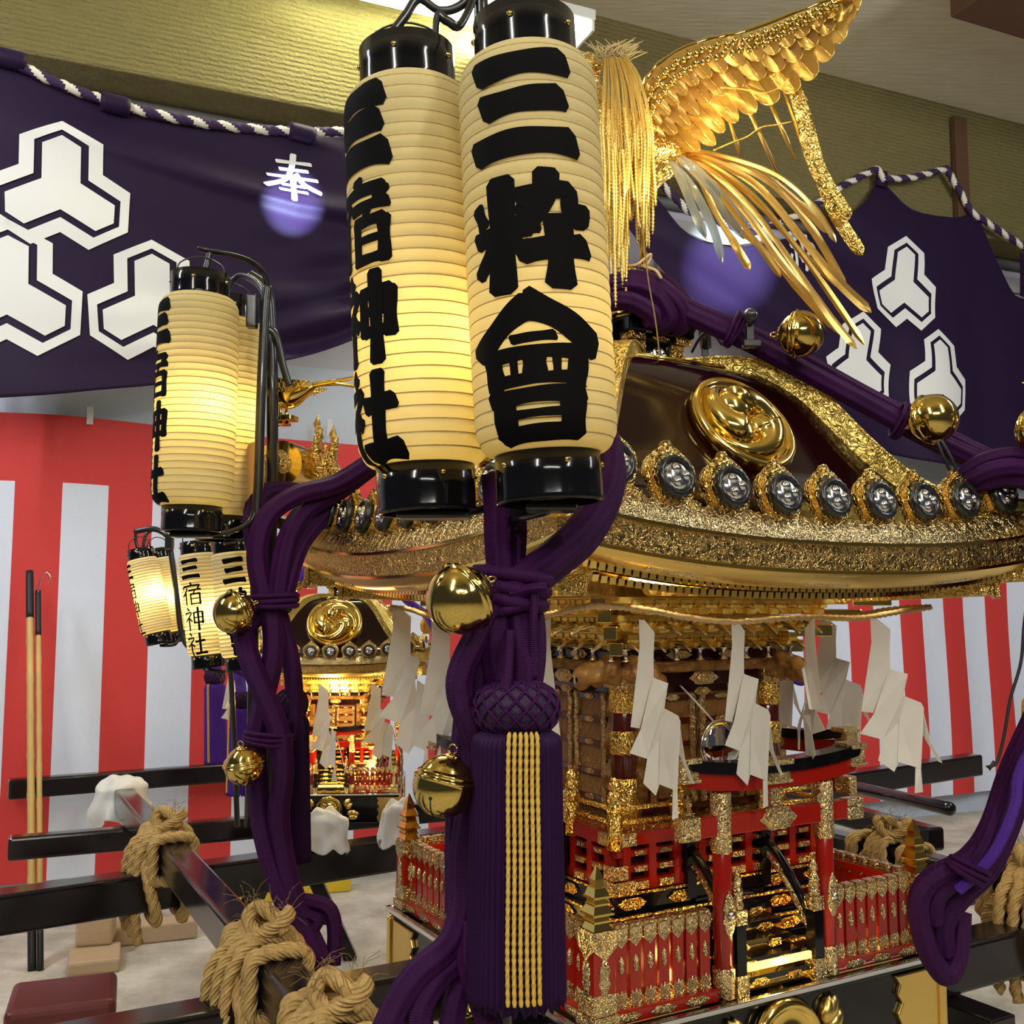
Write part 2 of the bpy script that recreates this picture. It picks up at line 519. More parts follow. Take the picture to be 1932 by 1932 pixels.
CEIL = 5.65
b = MB(); b.box((0, 0, -0.05), (30, 24, 0.1), M=T3(2, 4, 0))
struct(b.build('floor', M_concrete))
b = MB(); b.bar(wall(-5, -0.06, 2.7), wall(14, -0.06, 2.7), 0.1, 6.0)
struct(b.build('wall_back', M_wall))
# pale blue hoarding panel on the lower wall
b = MB(); b.bar(wall(-5, 0.012, 1.55), wall(14, 0.012, 1.55), 0.02, 3.1)
for sx_ in range(-4, 14): b.box((0, 0, 0), (0.006, 0.024, 3.1), M=frame(wall(sx_, 0.013, 1.55), WD, (0, 0, 1)))
struct(b.build('trim_panel', M_bluewall))
b = MB(); b.bar(wall(-5, 2.0, CEIL + 0.06), wall(14, 2.0, CEIL + 0.06), 14.0, 0.1)
struct(b.build('ceiling', M_ceiling))
b = MB(); b.bar(wall(-5, 0.18, 5.17), wall(14, 0.18, 5.17), 0.36, 0.96 + 0.16)
bm_ = struct(b.build('trim_beam', M_board, bevel=0.01))
b = MB(); b.tube([wall(-5, 0.03, 4.57), wall(4, 0.03, 4.57), wall(14, 0.03, 4.57)], 0.04, 12)
struct(b.build('trim_pipe', basic('grey_conduit', (0.16, 0.15, 0.14), 0.5)))
# planks and brown batten on the wall at the right
b = MB(); b.box((0, 0, 0), (0.13, 0.05, 0.85), M=frame(wpix(1812, 318, 0.40), WD, (0, 0, 1)))
struct(b.build('trim_batten', M_browntrim, bevel=0.004))
b = MB()
for k in range(3): b.bar(wall(4.2, 0.03, 4.10 + k * 0.145), wall(14, 0.03, 4.10 + k * 0.145), 0.03, 0.135)
struct(b.build('trim_planks', basic('grey_planks', (0.42, 0.40, 0.36), 0.8, bump=0.2, bscale=20, var=0.15, squash=(1, 1, 8)), bevel=0.006))
# dark timber at the top right corner
b = MB(); b.bar(wall(5.4, 1.9, CEIL - 0.14), wall(14, 1.9, CEIL - 0.14), 0.5, 0.28)
struct(b.build('trim_timber', M_browntrim, bevel=0.01))
# ---------------------------------------------------------------- ceiling light
SHC_ = Vector((0.343, 2.72, 0))
lt = empty('ceiling_light', wall(2.4, 0.62, 4.9), label='bright fluorescent ceiling light behind the tops of the tall front lanterns', cat='ceiling light')
Ml = frame((0, 0, 0), WD, (0, 0, 1))
pa = wpix(548, -8, 0.62); pb = wpix(1102, 74, 0.62)
sa, _ = w_sz(pa); sb, zb = w_sz(pb)
lt.location = wall((sa + sb) / 2, 0.62, zb); ll = (sb - sa)
b = MB(); b.box((0, 0, 0.075), (ll, 0.34, 0.07), M=Ml); b.box((0, 0.2, 0.10), (0.1, 0.3, 0.03), M=Ml)
b.build('housing', basic('white_enamel', (0.8, 0.8, 0.76), 0.4), lt, bevel=0.008)
for y in (-0.09, 0.09):
    b = MB(); b.tube([Ml @ Vector((-ll / 2 + 0.03, y, 0)), Ml @ Vector((0, y, 0)), Ml @ Vector((ll / 2 - 0.03, y, 0))], 0.034, 14)
    b.build('tube', M_tube, lt)
for s_ in (-1, 1):
    b = MB(); b.box((s_ * (ll / 2 - 0.01), 0, 0.02), (0.02, 0.3, 0.09), M=Ml); b.build('end_cap', basic('white_enamel', (0.8, 0.8, 0.76), 0.4), lt, bevel=0.004)
la = area_light('tube_glow', wall((sa + sb) / 2, 0.62, zb - 0.05), wall((sa + sb) / 2 - 0.3, 0.2, zb - 0.05 + 0.2), ll, 0.2, 55, (0.95, 1.0, 0.62))
lb = area_light('tube_glow', wall((sa + sb) / 2, 0.75, zb - 0.07), SHC_ + Vector((0, 0, 2.2)), ll, 0.2, 75, (1.0, 1.0, 0.80))

# ---------------------------------------------------------------- red and white curtain
S0, S1 = -1.6, 12.0


def curtain_pt(s, z):
    d = 0.10 + 0.022 * sin(s * 5.1 + 0.6 * sin(s * 2.3)) + 0.012 * sin(s * 13.0 + z * 0.7) * (2.7 - z) / 2.7 + 0.02 * sin(z * 2.2 + s)
    return wall(s, d, z)


def curtain_top(s): return 2.675 + 0.012 * sin(s * 3.0) - 0.028 * s


def curtain_material():
    m, N, L, B = nt('red_white_curtain')
    tc = N.new('ShaderNodeTexCoord'); sp = N.new('ShaderNodeSeparateXYZ'); L.new(tc.outputs['UV'], sp.inputs[0])
    nz = N.new('ShaderNodeTexNoise'); nz.inputs['Scale'].default_value = 2.0; L.new(tc.outputs['UV'], nz.inputs['Vector'])
    a = N.new('ShaderNodeMath'); a.operation = 'MULTIPLY_ADD'; a.inputs[1].default_value = 1 / 0.478; a.inputs[2].default_value = -0.13
    L.new(sp.outputs['X'], a.inputs[0])
    fr = N.new('ShaderNodeMath'); fr.operation = 'FRACT'; L.new(a.outputs[0], fr.inputs[0])
    lt_ = N.new('ShaderNodeMath'); lt_.operation = 'LESS_THAN'; lt_.inputs[1].default_value = 0.5; L.new(fr.outputs[0], lt_.inputs[0])
    tp = N.new('ShaderNodeMath'); tp.operation = 'GREATER_THAN'; tp.inputs[1].default_value = -0.375; L.new(sp.outputs['Y'], tp.inputs[0])
    mx = N.new('ShaderNodeMath'); mx.operation = 'MAXIMUM'; L.new(lt_.outputs[0], mx.inputs[0]); L.new(tp.outputs[0], mx.inputs[1])
    r = N.new('ShaderNodeMix'); r.data_type = 'RGBA'; r.inputs[6].default_value = (0.75, 0.79, 0.90, 1); r.inputs[7].default_value = (0.66, 0.050, 0.045, 1)
    L.new(mx.outputs[0], r.inputs[0]); L.new(r.outputs[2], B.inputs['Base Color'])
    B.inputs['Roughness'].default_value = 0.6; B.inputs['Specular IOR Level'].default_value = 0.3
    n = N.new('ShaderNodeTexNoise'); n.inputs['Scale'].default_value = 5; n.inputs['Detail'].default_value = 6; L.new(tc.outputs['UV'], n.inputs['Vector'])
    b_ = N.new('ShaderNodeBump'); b_.inputs['Strength'].default_value = 0.5; b_.inputs['Distance'].default_value = 0.02
    L.new(n.outputs['Fac'], b_.inputs['Height']); L.new(b_.outputs['Normal'], B.inputs['Normal'])
    return m


def make_curtain():
    nu, nv = 420, 30
    v = []; f = []; uv = []; par = []
    for i in range(nu + 1):
        s = S0 + (S1 - S0) * i / nu
        zt = curtain_top(s); zb_ = 0.16
        for j in range(nv + 1):
            z = zt + (zb_ - zt) * j / nv
            v.append(curtain_pt(s, z)); par.append((s, z - zt))
    for i in range(nu):
        for j in range(nv):
            q = (i * (nv + 1) + j, i * (nv + 1) + j + 1, (i + 1) * (nv + 1) + j + 1, (i + 1) * (nv + 1) + j)
            f.append(q); uv.append([par[k] for k in q])
    b = MB(); b.add(v, f, 0, True, None, uv)
    root = empty('striped_curtain', wall(3, 0.1, 0), label='long red and white striped ceremonial curtain hung along the back wall', cat='curtain')
    o = b.build('cloth', curtain_material(), root); o.matrix_parent_inverse = root.matrix_world.inverted() if False else Matrix.Translation(-root.location)
    for px, py in ((170, 784), (622, 806)):
        p = wpix(px, py, 0.14); s, z = w_sz(p)
        t = MB(); t.box((0, 0, 0), (0.034, 0.008, 0.10), M=frame(p, WD, (0, 0, 1))); o = t.build('hanging_loop', M_cloth, root); o.matrix_parent_inverse = Matrix.Translation(-root.location)


make_curtain()

# ---------------------------------------------------------------- purple banners
STROKE = {}


def K(ch, *st): STROKE[ch] = st


# each stroke: points in the unit square, then the width
K('三', ([(.10, .84), (.5, .87), (.90, .88)], .22), ([(.16, .52), (.5, .54), (.86, .56)], .22), ([(.05, .15), (.5, .18), (.95, .17)], .23))
K('粋', ([(.03, .78), (.10, .60)], .12), ([(.52, .80), (.44, .66)], .10), ([(.02, .48), (.30, .51), (.56, .55)], .16), ([(.28, .95), (.28, .5), (.26, .02)], .23),
  ([(.22, .46), (.14, .32), (.03, .18)], .14), ([(.34, .46), (.44, .36), (.52, .35)], .13), ([(.68, .99), (.66, .82), (.58, .66), (.42, .50)], .20),
  ([(.44, .78), (.66, .82), (.86, .84), (.87, .70), (.90, .60), (.98, .60), (.99, .70)], .16), ([(.44, .31), (.75, .34), (1.0, .36)], .20), ([(.76, .58), (.77, .3), (.76, .03)], .23))
K('會', ([(.49, .98), (.30, .86), (.04, .66)], .18), ([(.47, .98), (.72, .85), (.97, .67)], .19), ([(.34, .725), (.50, .735), (.66, .74)], .07), ([(.13, .61), (.5, .63), (.87, .62)], .10),
  ([(.17, .62), (.18, .50), (.20, .40)], .16), ([(.83, .62), (.82, .50), (.79, .40)], .16), ([(.18, .425), (.5, .44), (.82, .44)], .085), ([(.50, .62), (.50, .44)], .17),
  ([(.345, .58), (.35, .46)], .06), ([(.66, .58), (.66, .46)], .06),
  ([(.15, .30), (.5, .325), (.85, .325)], .115), ([(.25, .31), (.26, .05)], .19), ([(.77, .32), (.76, .05)], .19), ([(.28, .185), (.5, .195), (.74, .20)], .06), ([(.2, .045), (.5, .06), (.8, .065)], .115))
K('宿', ([(.50, 1.0), (.52, .90)], .13), ([(.08, .84), (.5, .87), (.92, .87)], .11), ([(.11, .86), (.06, .72)], .11), ([(.92, .87), (.82, .72)], .11), ([(.30, .76), (.20, .58), (.03, .42)], .11),
  ([(.21, .56), (.21, .02)], .12), ([(.38, .66), (.66, .68), (.96, .69)], .10), ([(.68, .66), (.62, .5)], .09), ([(.48, .50), (.48, .02)], .11), ([(.46, .49), (.7, .50), (.92, .50)], .10),
  ([(.90, .50), (.90, .02)], .12), ([(.48, .28), (.9, .29)], .07), ([(.48, .05), (.9, .06)], .09))
K('神', ([(.20, 1.0), (.30, .88)], .12), ([(.04, .76), (.40, .79), (.28, .6), (.06, .42)], .10), ([(.26, .60), (.26, .0)], .13), ([(.32, .50), (.43, .40)], .10), ([(.54, .79), (.54, .30)], .12),
  ([(.52, .77), (.74, .79), (.96, .79)], .10), ([(.94, .79), (.93, .28)], .13), ([(.54, .55), (.94, .56)], .08), ([(.54, .32), (.94, .33)], .10), ([(.74, 1.0), (.74, .5), (.74, -.02)], .14))
K('社', ([(.20, 1.0), (.30, .88)], .12), ([(.04, .74), (.40, .77), (.28, .58), (.06, .40)], .10), ([(.26, .58), (.26, .0)], .13), ([(.32, .48), (.43, .38)], .10), ([(.50, .60), (.72, .62), (.93, .64)], .14),
  ([(.71, .96), (.71, .1)], .15), ([(.44, .07), (.72, .09), (1.0, .10)], .15))
K('奉', ([(.20, .83), (.5, .84), (.80, .85)], .06), ([(.26, .68), (.5, .69), (.75, .70)], .06), ([(.05, .51), (.5, .53), (.93, .53)], .06), ([(.48, 1.0), (.46, .72), (.36, .46), (.02, .24)], .09),
  ([(.54, .60), (.70, .40), (.98, .24)], .09), ([(.30, .33), (.70, .34)], .06), ([(.26, .19), (.74, .20)], .06), ([(.50, .48), (.50, -.04)], .09))
K('納', ([(.24, .98), (.10, .78), (.30, .74)], .08), ([(.36, .84), (.08, .56), (.38, .58)], .08), ([(.22, .56), (.22, .02)], .08), ([(.08, .34), (.04, .16)], .07), ([(.34, .34), (.42, .2)], .07),
  ([(.52, .74), (.52, .0)], .08), ([(.52, .74), (.94, .75), (.94, .04), (.86, .06)], .08), ([(.73, 1.0), (.72, .6), (.58, .30)], .08), ([(.73, .56), (.88, .32)], .08))


def letter(mb, ch, fn, bold=1.0, mi=0, nw=3):
    """brush strokes of a character laid on a surface; fn maps the unit square to a place, k lifts later strokes a hair"""
    for si, (pts, w) in enumerate(STROKE[ch]):
        path = catmull([Vector((p[0], p[1], 0)) for p in pts], 8)
        path = resample(path, 0.035)
        L = len(path); w = w * bold
        if L < 2: continue
        rows = []
        for i, p in enumerate(path):
            t = path[min(i + 1, L - 1)] - path[max(i - 1, 0)]; t.normalize()
            n = Vector((-t.y, t.x, 0)); u = i / (L - 1)
            ww = w * (0.94 + 0.16 * (2 * u - 1) ** 2 + 0.05 * sin(u * 9 + si * 2))
            e = min(u, 1 - u) * (L - 1)
            rows.append((p, n, ww, t))
        ends = []
        a = rows[0]; z = rows[-1]
        pre = [(a[0] - a[3] * w * 0.22, a[1], a[2] * 0.62, a[3])]; post = [(z[0] + z[3] * w * 0.22, z[1], z[2] * 0.55, z[3])]
        rows = pre + rows + post
        v = []; f = []
        for (p, n, ww, t) in rows:
            for j in range(nw + 1):
                o = (j / nw - 0.5) * ww
                # brush ends are cut on a slant
                q = p + n * o + (t * (-o * 0.28) if abs(t.x) > 0.7 else t * 0)
                v.append(fn(q.x, q.y, si))
        m = nw + 1
        for i in range(len(rows) - 1):
            for j in range(nw):
                f.append((i * m + j, i * m + j + 1, (i + 1) * m + j + 1, (i + 1) * m + j))
        mb.add(v, f, mi, True)


def lobe_poly(L, w, ang=pi / 2):
    pts = []
    for k in range(3):
        a = ang + k * 2 * pi / 3
        d = Vector((cos(a), sin(a))); n = Vector((-d.y, d.x))
        Lc = L - w * 0.52
        inner = w / math.tan(pi / 3)
        pts += [d * inner - n * w, d * Lc - n * w, d * L, d * Lc + n * w]
    return pts


def flat_poly(polys, holes=None, cuts=4):
    """triangulated and subdivided 2-D region: outer polygon with one hole -> (verts, faces)"""
    bm = bmesh.new()
    edges = []
    for P in polys:
        vs = [bm.verts.new((p[0], p[1], 0)) for p in P]
        for i in range(len(vs)): edges.append(bm.edges.new((vs[i], vs[(i + 1) % len(vs)])))
    bmesh.ops.triangle_fill(bm, use_beauty=True, use_dissolve=False, edges=edges)
    for _ in range(cuts):
        long_e = [e for e in bm.edges if e.calc_length() > 0.035]
        if not long_e: break
        bmesh.ops.subdivide_edges(bm, edges=long_e, cuts=1, use_grid_fill=False)
        bmesh.ops.triangulate(bm, faces=bm.faces[:])
    bm.verts.index_update()
    v = [x.co.copy() for x in bm.verts]; f = [[q.index for q in x.verts] for x in bm.faces]
    bm.free()
    return v, f


class Banner:
    """cloth hung from a sagging rope in front of the back wall; a, z are metres along the wall and up"""
    def __init__(s, top, bot, off, folds):
        s.off = off
        s.top = [w_sz(wpix(*p, off)) for p in top]; s.bot = [w_sz(wpix(*p, off)) for p in bot]; s.folds = folds
        s.s0 = max(s.top[0][0], s.bot[0][0]); s.s1 = min(s.top[-1][0], s.bot[-1][0])

    @staticmethod
    def ev(curve, x):
        if x <= curve[0][0]: return curve[0][1]
        for (a, za), (b_, zb_) in zip(curve, curve[1:]):
            if x <= b_:
                return za + (zb_ - za) * (x - a) / max(b_ - a, 1e-6)
        return curve[-1][1]

    def pt(s, a, z, lift=0.0):
        zt = s.ev(s.top, a); zb_ = s.ev(s.bot, a); u = (zt - z) / max(zt - zb_, 1e-3)
        return wall(a, s.off + s.folds(a, z, u) + lift, z)

    def cloth(s, parent, nu=150, nv=90):
        def fn(i, j):
            a = s.s0 + (s.s1 - s.s0) * i; zt = s.ev(s.top, a); zb_ = s.ev(s.bot, a)
            return s.pt(a, zt + (zb_ - zt) * j)
        b = MB(); b.grid(fn, nu, nv, flip=True)
        return b.build('cloth', M_purcloth, parent, solid=0.002)


def smooth_curve(pts, n=6):
    return [(p.x, p.y) for p in catmull([Vector((p[0], p[1], 0)) for p in pts], n)]


def crest(ban, parent, units, name='crest'):
    for (px, py, L, ang, sx) in units:
        a0, z0 = w_sz(wpix(px, py, ban.off))
        for outer, hole, in ((lobe_poly(L, L * 0.53, ang), lobe_poly(L * 0.865, L * 0.345, ang)), (lobe_poly(L * 0.785, L * 0.245, ang), None)):
            v, f = flat_poly([outer, hole] if hole else [outer])
            b = MB(); b.add([ban.pt(a0 + p.x * sx, z0 + p.y, 0.009) for p in v], f, 0, True)
            b.build(name, M_white_dye, parent)


def twisted_rope(path, r, parent, name='rope', mats=None, step=None, pitch=None):
    path = resample(catmull(path, 10), step or r * 0.6)
    pitch = pitch or r * 4.2
    b = MB()
    b.tube(path, r, 12, lobes=3, amp=0.16, twist=2 * pi * 3 / pitch / 1.5, colour=(lambda a, L: 0 if (math.cos(a - (2 * pi / pitch / 1.5) * L) > 0.35) else 1) if isinstance(mats, list) else None)
    return b.build(name, mats, parent)


M_rope_w = basic('white_rope_strand', (0.74, 0.68, 0.55), 0.8, bump=0.5, bscale=200)
M_rope_p = basic('purple_rope_strand', (0.035, 0.010, 0.055), 0.8, bump=0.5, bscale=200)

bl = empty('festival_banner', wall(1, 0.5, 2.4), label='dark purple banner with white hexagonal crests hung left of the tall front lanterns', cat='banner')
topL = smooth_curve([(-60, 62), (0, 108), (100, 158), (200, 195), (300, 222), (400, 240), (500, 250), (600, 254), (700, 250), (860, 236)])
botL = smooth_curve([(-60, 752), (0, 752), (100, 748), (200, 738), (300, 727), (400, 712), (500, 690), (600, 664), (700, 628), (860, 560)])


RIDGE = [w_sz(wpix(*p, 0.55)) for p in ((150, 262), (250, 296), (400, 345), (560, 388), (650, 402), (860, 420))]
BOTL = [w_sz(wpix(*p, 0.55)) for p in botL]


def foldsL(a, z, u):
    # soft diagonal folds gathering towards the raised middle
    g = max(0, min(1, (a - RIDGE[0][0]) / (RIDGE[-1][0] - RIDGE[0][0]) + 0.25))
    q = z - Banner.ev(RIDGE, a); k = 0.11 if q > 0 else 0.045
    d = 0.075 * g * math.exp(-(q / k) ** 2) + 0.04 * sin(2.2 * a + 0.6) * u + 0.02 * sin(a * 6) * u * (1 - g)
    zb_ = Banner.ev(BOTL, a); h = z - zb_
    return d + g * g * 0.038 * sin(2 * pi * h / 0.20 + 1.2 * a) * math.exp(-(h / 0.42) ** 2) + 0.02 * g * sin(14 * (z + 0.25 * a))


banL = Banner(topL, botL, 0.55, foldsL)
banL.cloth(bl)
crest(banL, bl, [(115, 362, 0.375, pi / 2 + 0.02, 1.02), (288, 580, 0.365, pi / 2 + 0.05, 1.0), (14, 556, 0.39, pi / 2 + 0.03, 1.02)])
a0, z0 = w_sz(wpix(553, 338, 0.55))
b = MB(); letter(b, '奉', lambda x, y, k: banL.pt(a0 + (x - 0.5) * 0.33, z0 + (y - 0.5) * 0.27, 0.009 + 0.0004 * k), 1.15)
b.build('lettering', M_white_dye, bl)
for ch in bl.children: ch.matrix_parent_inverse = Matrix.Translation(-bl.location)
rp = [wpix(x, y - 5, 0.58) for x, y in topL[::4]]
ro = tag(twisted_rope(rp, 0.026, None, 'banner_rope', [M_rope_w, M_rope_p]), 'purple and white twisted rope along the top of the left banner', 'rope')
for px, py in ((218, 197), (570, 252), (20, 112)):
    p = wpix(px, py, 0.58); b = MB(); b.lathe([(0.045, -0.075), (0.05, -0.05), (0.05, 0.05), (0.045, 0.075)], 14, M=frame(p, (0, 0, 1), (wpix(px + 10, py + 2.5, 0.58) - p)))
    o = b.build('hanging_tab', M_purcloth, bl); o.matrix_parent_inverse = Matrix.Translation(-bl.location)

br = empty('festival_banner', wall(6, 0.3, 2.6), label='dark purple banner with white hexagonal crests hung right behind the gold wing', cat='banner')
topR = smooth_curve([(1150, 300), (1230, 370), (1300, 440), (1380, 470), (1470, 455), (1560, 430), (1625, 385), (1664, 345), (1720, 395), (1800, 412), (1838, 408), (1880, 500), (1925, 565), (2000, 500), (2080, 450)], 4)
botR = smooth_curve([(1150, 330), (1230, 500), (1300, 585), (1380, 650), (1460, 720), (1560, 790), (1660, 850), (1760, 880), (1860, 893), (1950, 900), (2080, 905)], 4)


def foldsR(a, z, u):
    g = max(0, min(1, (7.0 - a) / 2.2)); c = 5.6
    return 0.06 * g * sin(8.0 * (z + 0.45 * a) + 1.0) + 0.05 * sin(3.2 * a) * u + 0.05 * sin(a * 7 + 1) * u * (1 - g) + 0.02


banR = Banner(topR, botR, 0.42, foldsR)
banR.cloth(br, 170, 80)
crest(banR, br, [(1702, 545, 0.40, pi / 2 - 0.02, 0.80), (1622, 690, 0.40, pi / 2 - 0.02, 0.80), (1762, 720, 0.40, pi / 2 - 0.02, 0.80)])
a1, z1 = w_sz(wpix(1508, 478, 0.42))
b = MB(); letter(b, '納', lambda x, y, k: banR.pt(a1 + (x - 0.5) * 0.3, z1 + (y - 0.5) * 0.3, 0.009 + 0.0004 * k), 1.1)
b.build('lettering', M_white_dye, br)
for px, py, py2 in ((1664, 322, 352), (1836, 398, 420), (1934, 480, 560)):
    p = wpix(px, py, 0.44); q = wpix(px, py2, 0.44); b = MB(); b.bar(p, q, 0.10, 0.012, up=WN); b.build('hanging_tab', M_purcloth, br)
for ch in br.children: ch.matrix_parent_inverse = Matrix.Translation(-br.location)
rp = [wpix(x, y, 0.46) for x, y in ((1150, 250), (1300, 400), (1420, 440), (1520, 400), (1590, 350), (1654, 318), (1668, 338), (1720, 336), (1786, 318), (1810, 360), (1832, 400), (1870, 425), (1932, 466), (2060, 560))]
ro = MB(); pth = resample([p for i in range(len(rp) - 1) for p in (rp[i], rp[i].lerp(rp[i + 1], 0.5))] + [rp[-1]], 0.015)
ro.tube(pth, 0.025, 12, lobes=3, amp=0.16, twist=2 * pi * 3 / 0.11 / 1.5, colour=lambda a, L: 0 if cos(a - (2 * pi / 0.11 / 1.5) * L) > 0.35 else 1)
tag(ro.build('banner_rope', [M_rope_w, M_rope_p]), 'purple and white twisted rope zigzagging over hooks above the right banner', 'rope')
# ---------------------------------------------------------------- the portable shrine
ZB = 0.58                                     # underside of its base
SHC = Vector((0.343, 2.72, ZB)); SHA = atan2(0.490, 0.8716)
MSH = Matrix.Translation(SHC) @ Rz(SHA)


def sh(x, y, z): return MSH @ Vector((x, y, z - ZB))     # a place beside the shrine, z in world metres


def Z(z): return z - ZB


ZP = [(0.05, 2.225), (0.10, 2.226), (0.16, 2.226), (0.21, 2.215), (0.26, 2.188), (0.32, 2.125), (0.37, 2.045), (0.42, 1.968), (0.47, 1.905), (0.52, 1.862), (0.58, 1.836), (0.64, 1.825), (0.69, 1.82)]


def zprof(r):
    if r <= ZP[0][0]: return ZP[0][1]
    for (a, za), (b_, zb_) in zip(ZP, ZP[1:]):
        if r <= b_:
            t = (r - a) / (b_ - a); return za + (zb_ - za) * t
    return ZP[-1][1]


zc_ = catmull([Vector((a, b_, 0)) for a, b_ in ZP], 5); ZP = [(p.x, p.y) for p in zc_]


def sag(r): 
    t = max(0, min(1, (r - 0.40) / 0.29)); return 0.055 * t * t


def roof_pt(x, r): 
    """right-hand face (local y = -r): x across"""
    t = abs(x) / max(r, 1e-4)
    return Vector((x, -r, Z(zprof(r) - sag(r) * (1 - min(1, t) ** 2.4))))


def gem_post(mb, x, y, z0, h, r, mi=0):
    """post finial in the shape of an onion on stacked rings"""
    mb.lathe([(r, z0), (r, z0 + h * .18), (r * .75, z0 + h * .22), (r * 1.05, z0 + h * .30), (r * .8, z0 + h * .38), (r * 1.0, z0 + h * .46), (r * .72, z0 + h * .55), (r * .5, z0 + h * .6),
              (r * .8, z0 + h * .7), (r * .7, z0 + h * .82), (r * .3, z0 + h * .94), (0.0005, z0 + h)], 14, mi, T3(x, y, 0))


def oval_plate(mb, c, w, h, M, mi=0, d=0.004, n=20):
    pts = []
    for i in range(n):
        a = 2 * pi * i / n; k = 1 + 0.09 * cos(6 * a)
        pts.append((c[0] + w / 2 * k * cos(a), c[2] + h / 2 * k * sin(a)))
    mb.prism(pts, -d, mi, M @ T3(0, c[1], 0))
    pts2 = [(c[0] + (p[0] - c[0]) * .62, c[2] + (p[1] - c[2]) * .62) for p in pts]
    mb.prism(pts2, -d * 1.9, mi, M @ T3(0, c[1], 0))


def build_shrine():
    R = empty('portable_shrine', M=MSH, label='large gilt portable shrine with maroon roof standing on black carrying poles', cat='portable shrine')
    sides = [Rz(k * pi / 2) for k in range(4)]

    # ---- base frame
    b = MB(); b.box((0, 0, Z(0.675)), (0.98, 0.98, 0.19)); b.box((0, 0, Z(0.775)), (1.0, 1.0, 0.014))
    base = b.build('base_frame', M_black, R, bevel=0.004)
    b = MB()
    for S in sides: b.box((0, -0.5, Z(0.785)), (1.014, 0.016, 0.012), M=S)
    b.build('edge_trim', M_silver, base, bevel=0.002)
    for S in sides:
        for sx in (-1, 1):
            b = MB()
            pts = [(sx * 0.496, Z(0.762)), (sx * 0.335, Z(0.762)), (sx * 0.350, Z(0.742)), (sx * 0.340, Z(0.72)), (sx * 0.356, Z(0.70)), (sx * 0.340, Z(0.675)), (sx * 0.354, Z(0.65)), (sx * 0.338, Z(0.62)), (sx * 0.350, Z(0.588)), (sx * 0.496, Z(0.588))]
            if sx > 0: pts = pts[::-1]
            b.prism(pts, -0.012, 0, S @ T3(0, -0.489, 0))
            b.prism([(sx * 0.5, Z(0.588)), (sx * 0.5, Z(0.765)), (sx * 0.476, Z(0.765)), (sx * 0.476, Z(0.588))][::sx], -0.008, 0, S @ T3(0, -0.499, 0))
            b.build('corner_plate', M_goldr, base, bevel=0.003)
    for S in sides[:1] + sides[3:]:
        b = MB(); M = S @ T3(-0.01, -0.49, Z(0.680)) @ Matrix.Rotation(pi / 2, 4, 'X')
        b.lathe([(0.098, 0), (0.100, 0.01), (0.09, 0.032), (0.078, 0.026), (0.07, 0.022), (0.05, 0.028), (0.02, 0.036), (0.0005, 0.038)], 36, 0, M)
        for k in range(3):
            a = k * 2 * pi / 3
            b.tube([M @ Vector((0.05 * (1 - q / 9) * cos(a + q * 0.26) + 0.0, 0.05 * (1 - q / 9) * sin(a + q * 0.26), 0.03)) for q in range(8)], [0.017 - q * 0.0018 for q in range(8)], 8)
        b.build('round_crest', M_gold, base)
        for sx in (-1, 1):
            b = MB()
            for q in range(7):
                u = q / 6; ox = -0.01 + sx * (0.125 + 0.065 * u); oz = Z(0.685 + 0.050 * sin(u * 5 + 1) - 0.02 * u)
                b.lathe([(0.0005, -0.03), (0.017, -0.018), (0.02, 0.0), (0.013, 0.02), (0.0005, 0.034)], 8, 0, S @ T3(ox, -0.498, oz) @ Matrix.Rotation(sx * (0.3 + u * 1.6), 4, 'Y'))
            b.build('leaf_ornament', M_goldr, base)

    # ---- fence
    fence = None
    for S in sides:
        for x0, x1 in ((-0.46, -0.17), (0.17, 0.46)):
            b = MB(); b.box(((x0 + x1) / 2, -0.462, Z(0.802)), (x1 - x0, 0.034, 0.024), 0, S); b.box(((x0 + x1) / 2, -0.446, Z(0.948)), (x1 - x0, 0.012, 0.016), 0, S); b.box(((x0 + x1) / 2, -0.446, Z(0.83)), (x1 - x0, 0.012, 0.016), 0, S)
            for q in range(3):
                oval_plate(b, (x0 + (x1 - x0) * (0.2 + 0.3 * q), -0.479, Z(0.802)), 0.062, 0.019, S, 1, 0.003)
            if fence is None: fence = empty('fence'); fence.parent = R
            b.build('fence_rail', [M_red, M_silver_e], fence, bevel=0.002)
    pk = MB()
    pk.box((0, 0, 0.076), (0.0265, 0.018, 0.128)); pk.box((0, 0, 0.146), (0.030, 0.023, 0.022), 1); pk.box((0, 0, 0.160), (0.027, 0.020, 0.006), 1)
    pk.prism([(-0.0135, 0.138), (-0.0135, 0.130), (-0.007, 0.124), (0, 0.118), (0.007, 0.124), (0.0135, 0.130), (0.0135, 0.138)], 0.021, 1, T3(0, -0.0105, 0))
    pk.box((0, 0, 0.014), (0.027, 0.021, 0.028), 1); pk.prism([(-0.0135, 0.026), (0.0135, 0.026), (0.009, 0.036), (0.003, 0.030), (0, 0.040), (-0.003, 0.030), (-0.009, 0.036)], 0.021, 1, T3(0, -0.0105, 0))
    pk.lathe([(0.0005, -0.019), (0.005, -0.014), (0.0075, -0.006), (0.006, 0), (0.0075, 0.006), (0.005, 0.014), (0.0005, 0.019)], 10, 1, T3(0, -0.0085, 0.085))
    first = None
    for S in sides:
        for sg in (-1, 1):
            for q in range(7):
                x = sg * (0.195 + q * 0.0355)
                M = S @ T3(x, -0.458, Z(0.812))
                if first is None:
                    o = first = pk.build('picket', [M_red, M_silver_e], fence)
                else:
                    o = first.copy(); COL.objects.link(o)
                o.matrix_local = M
    cp = MB()
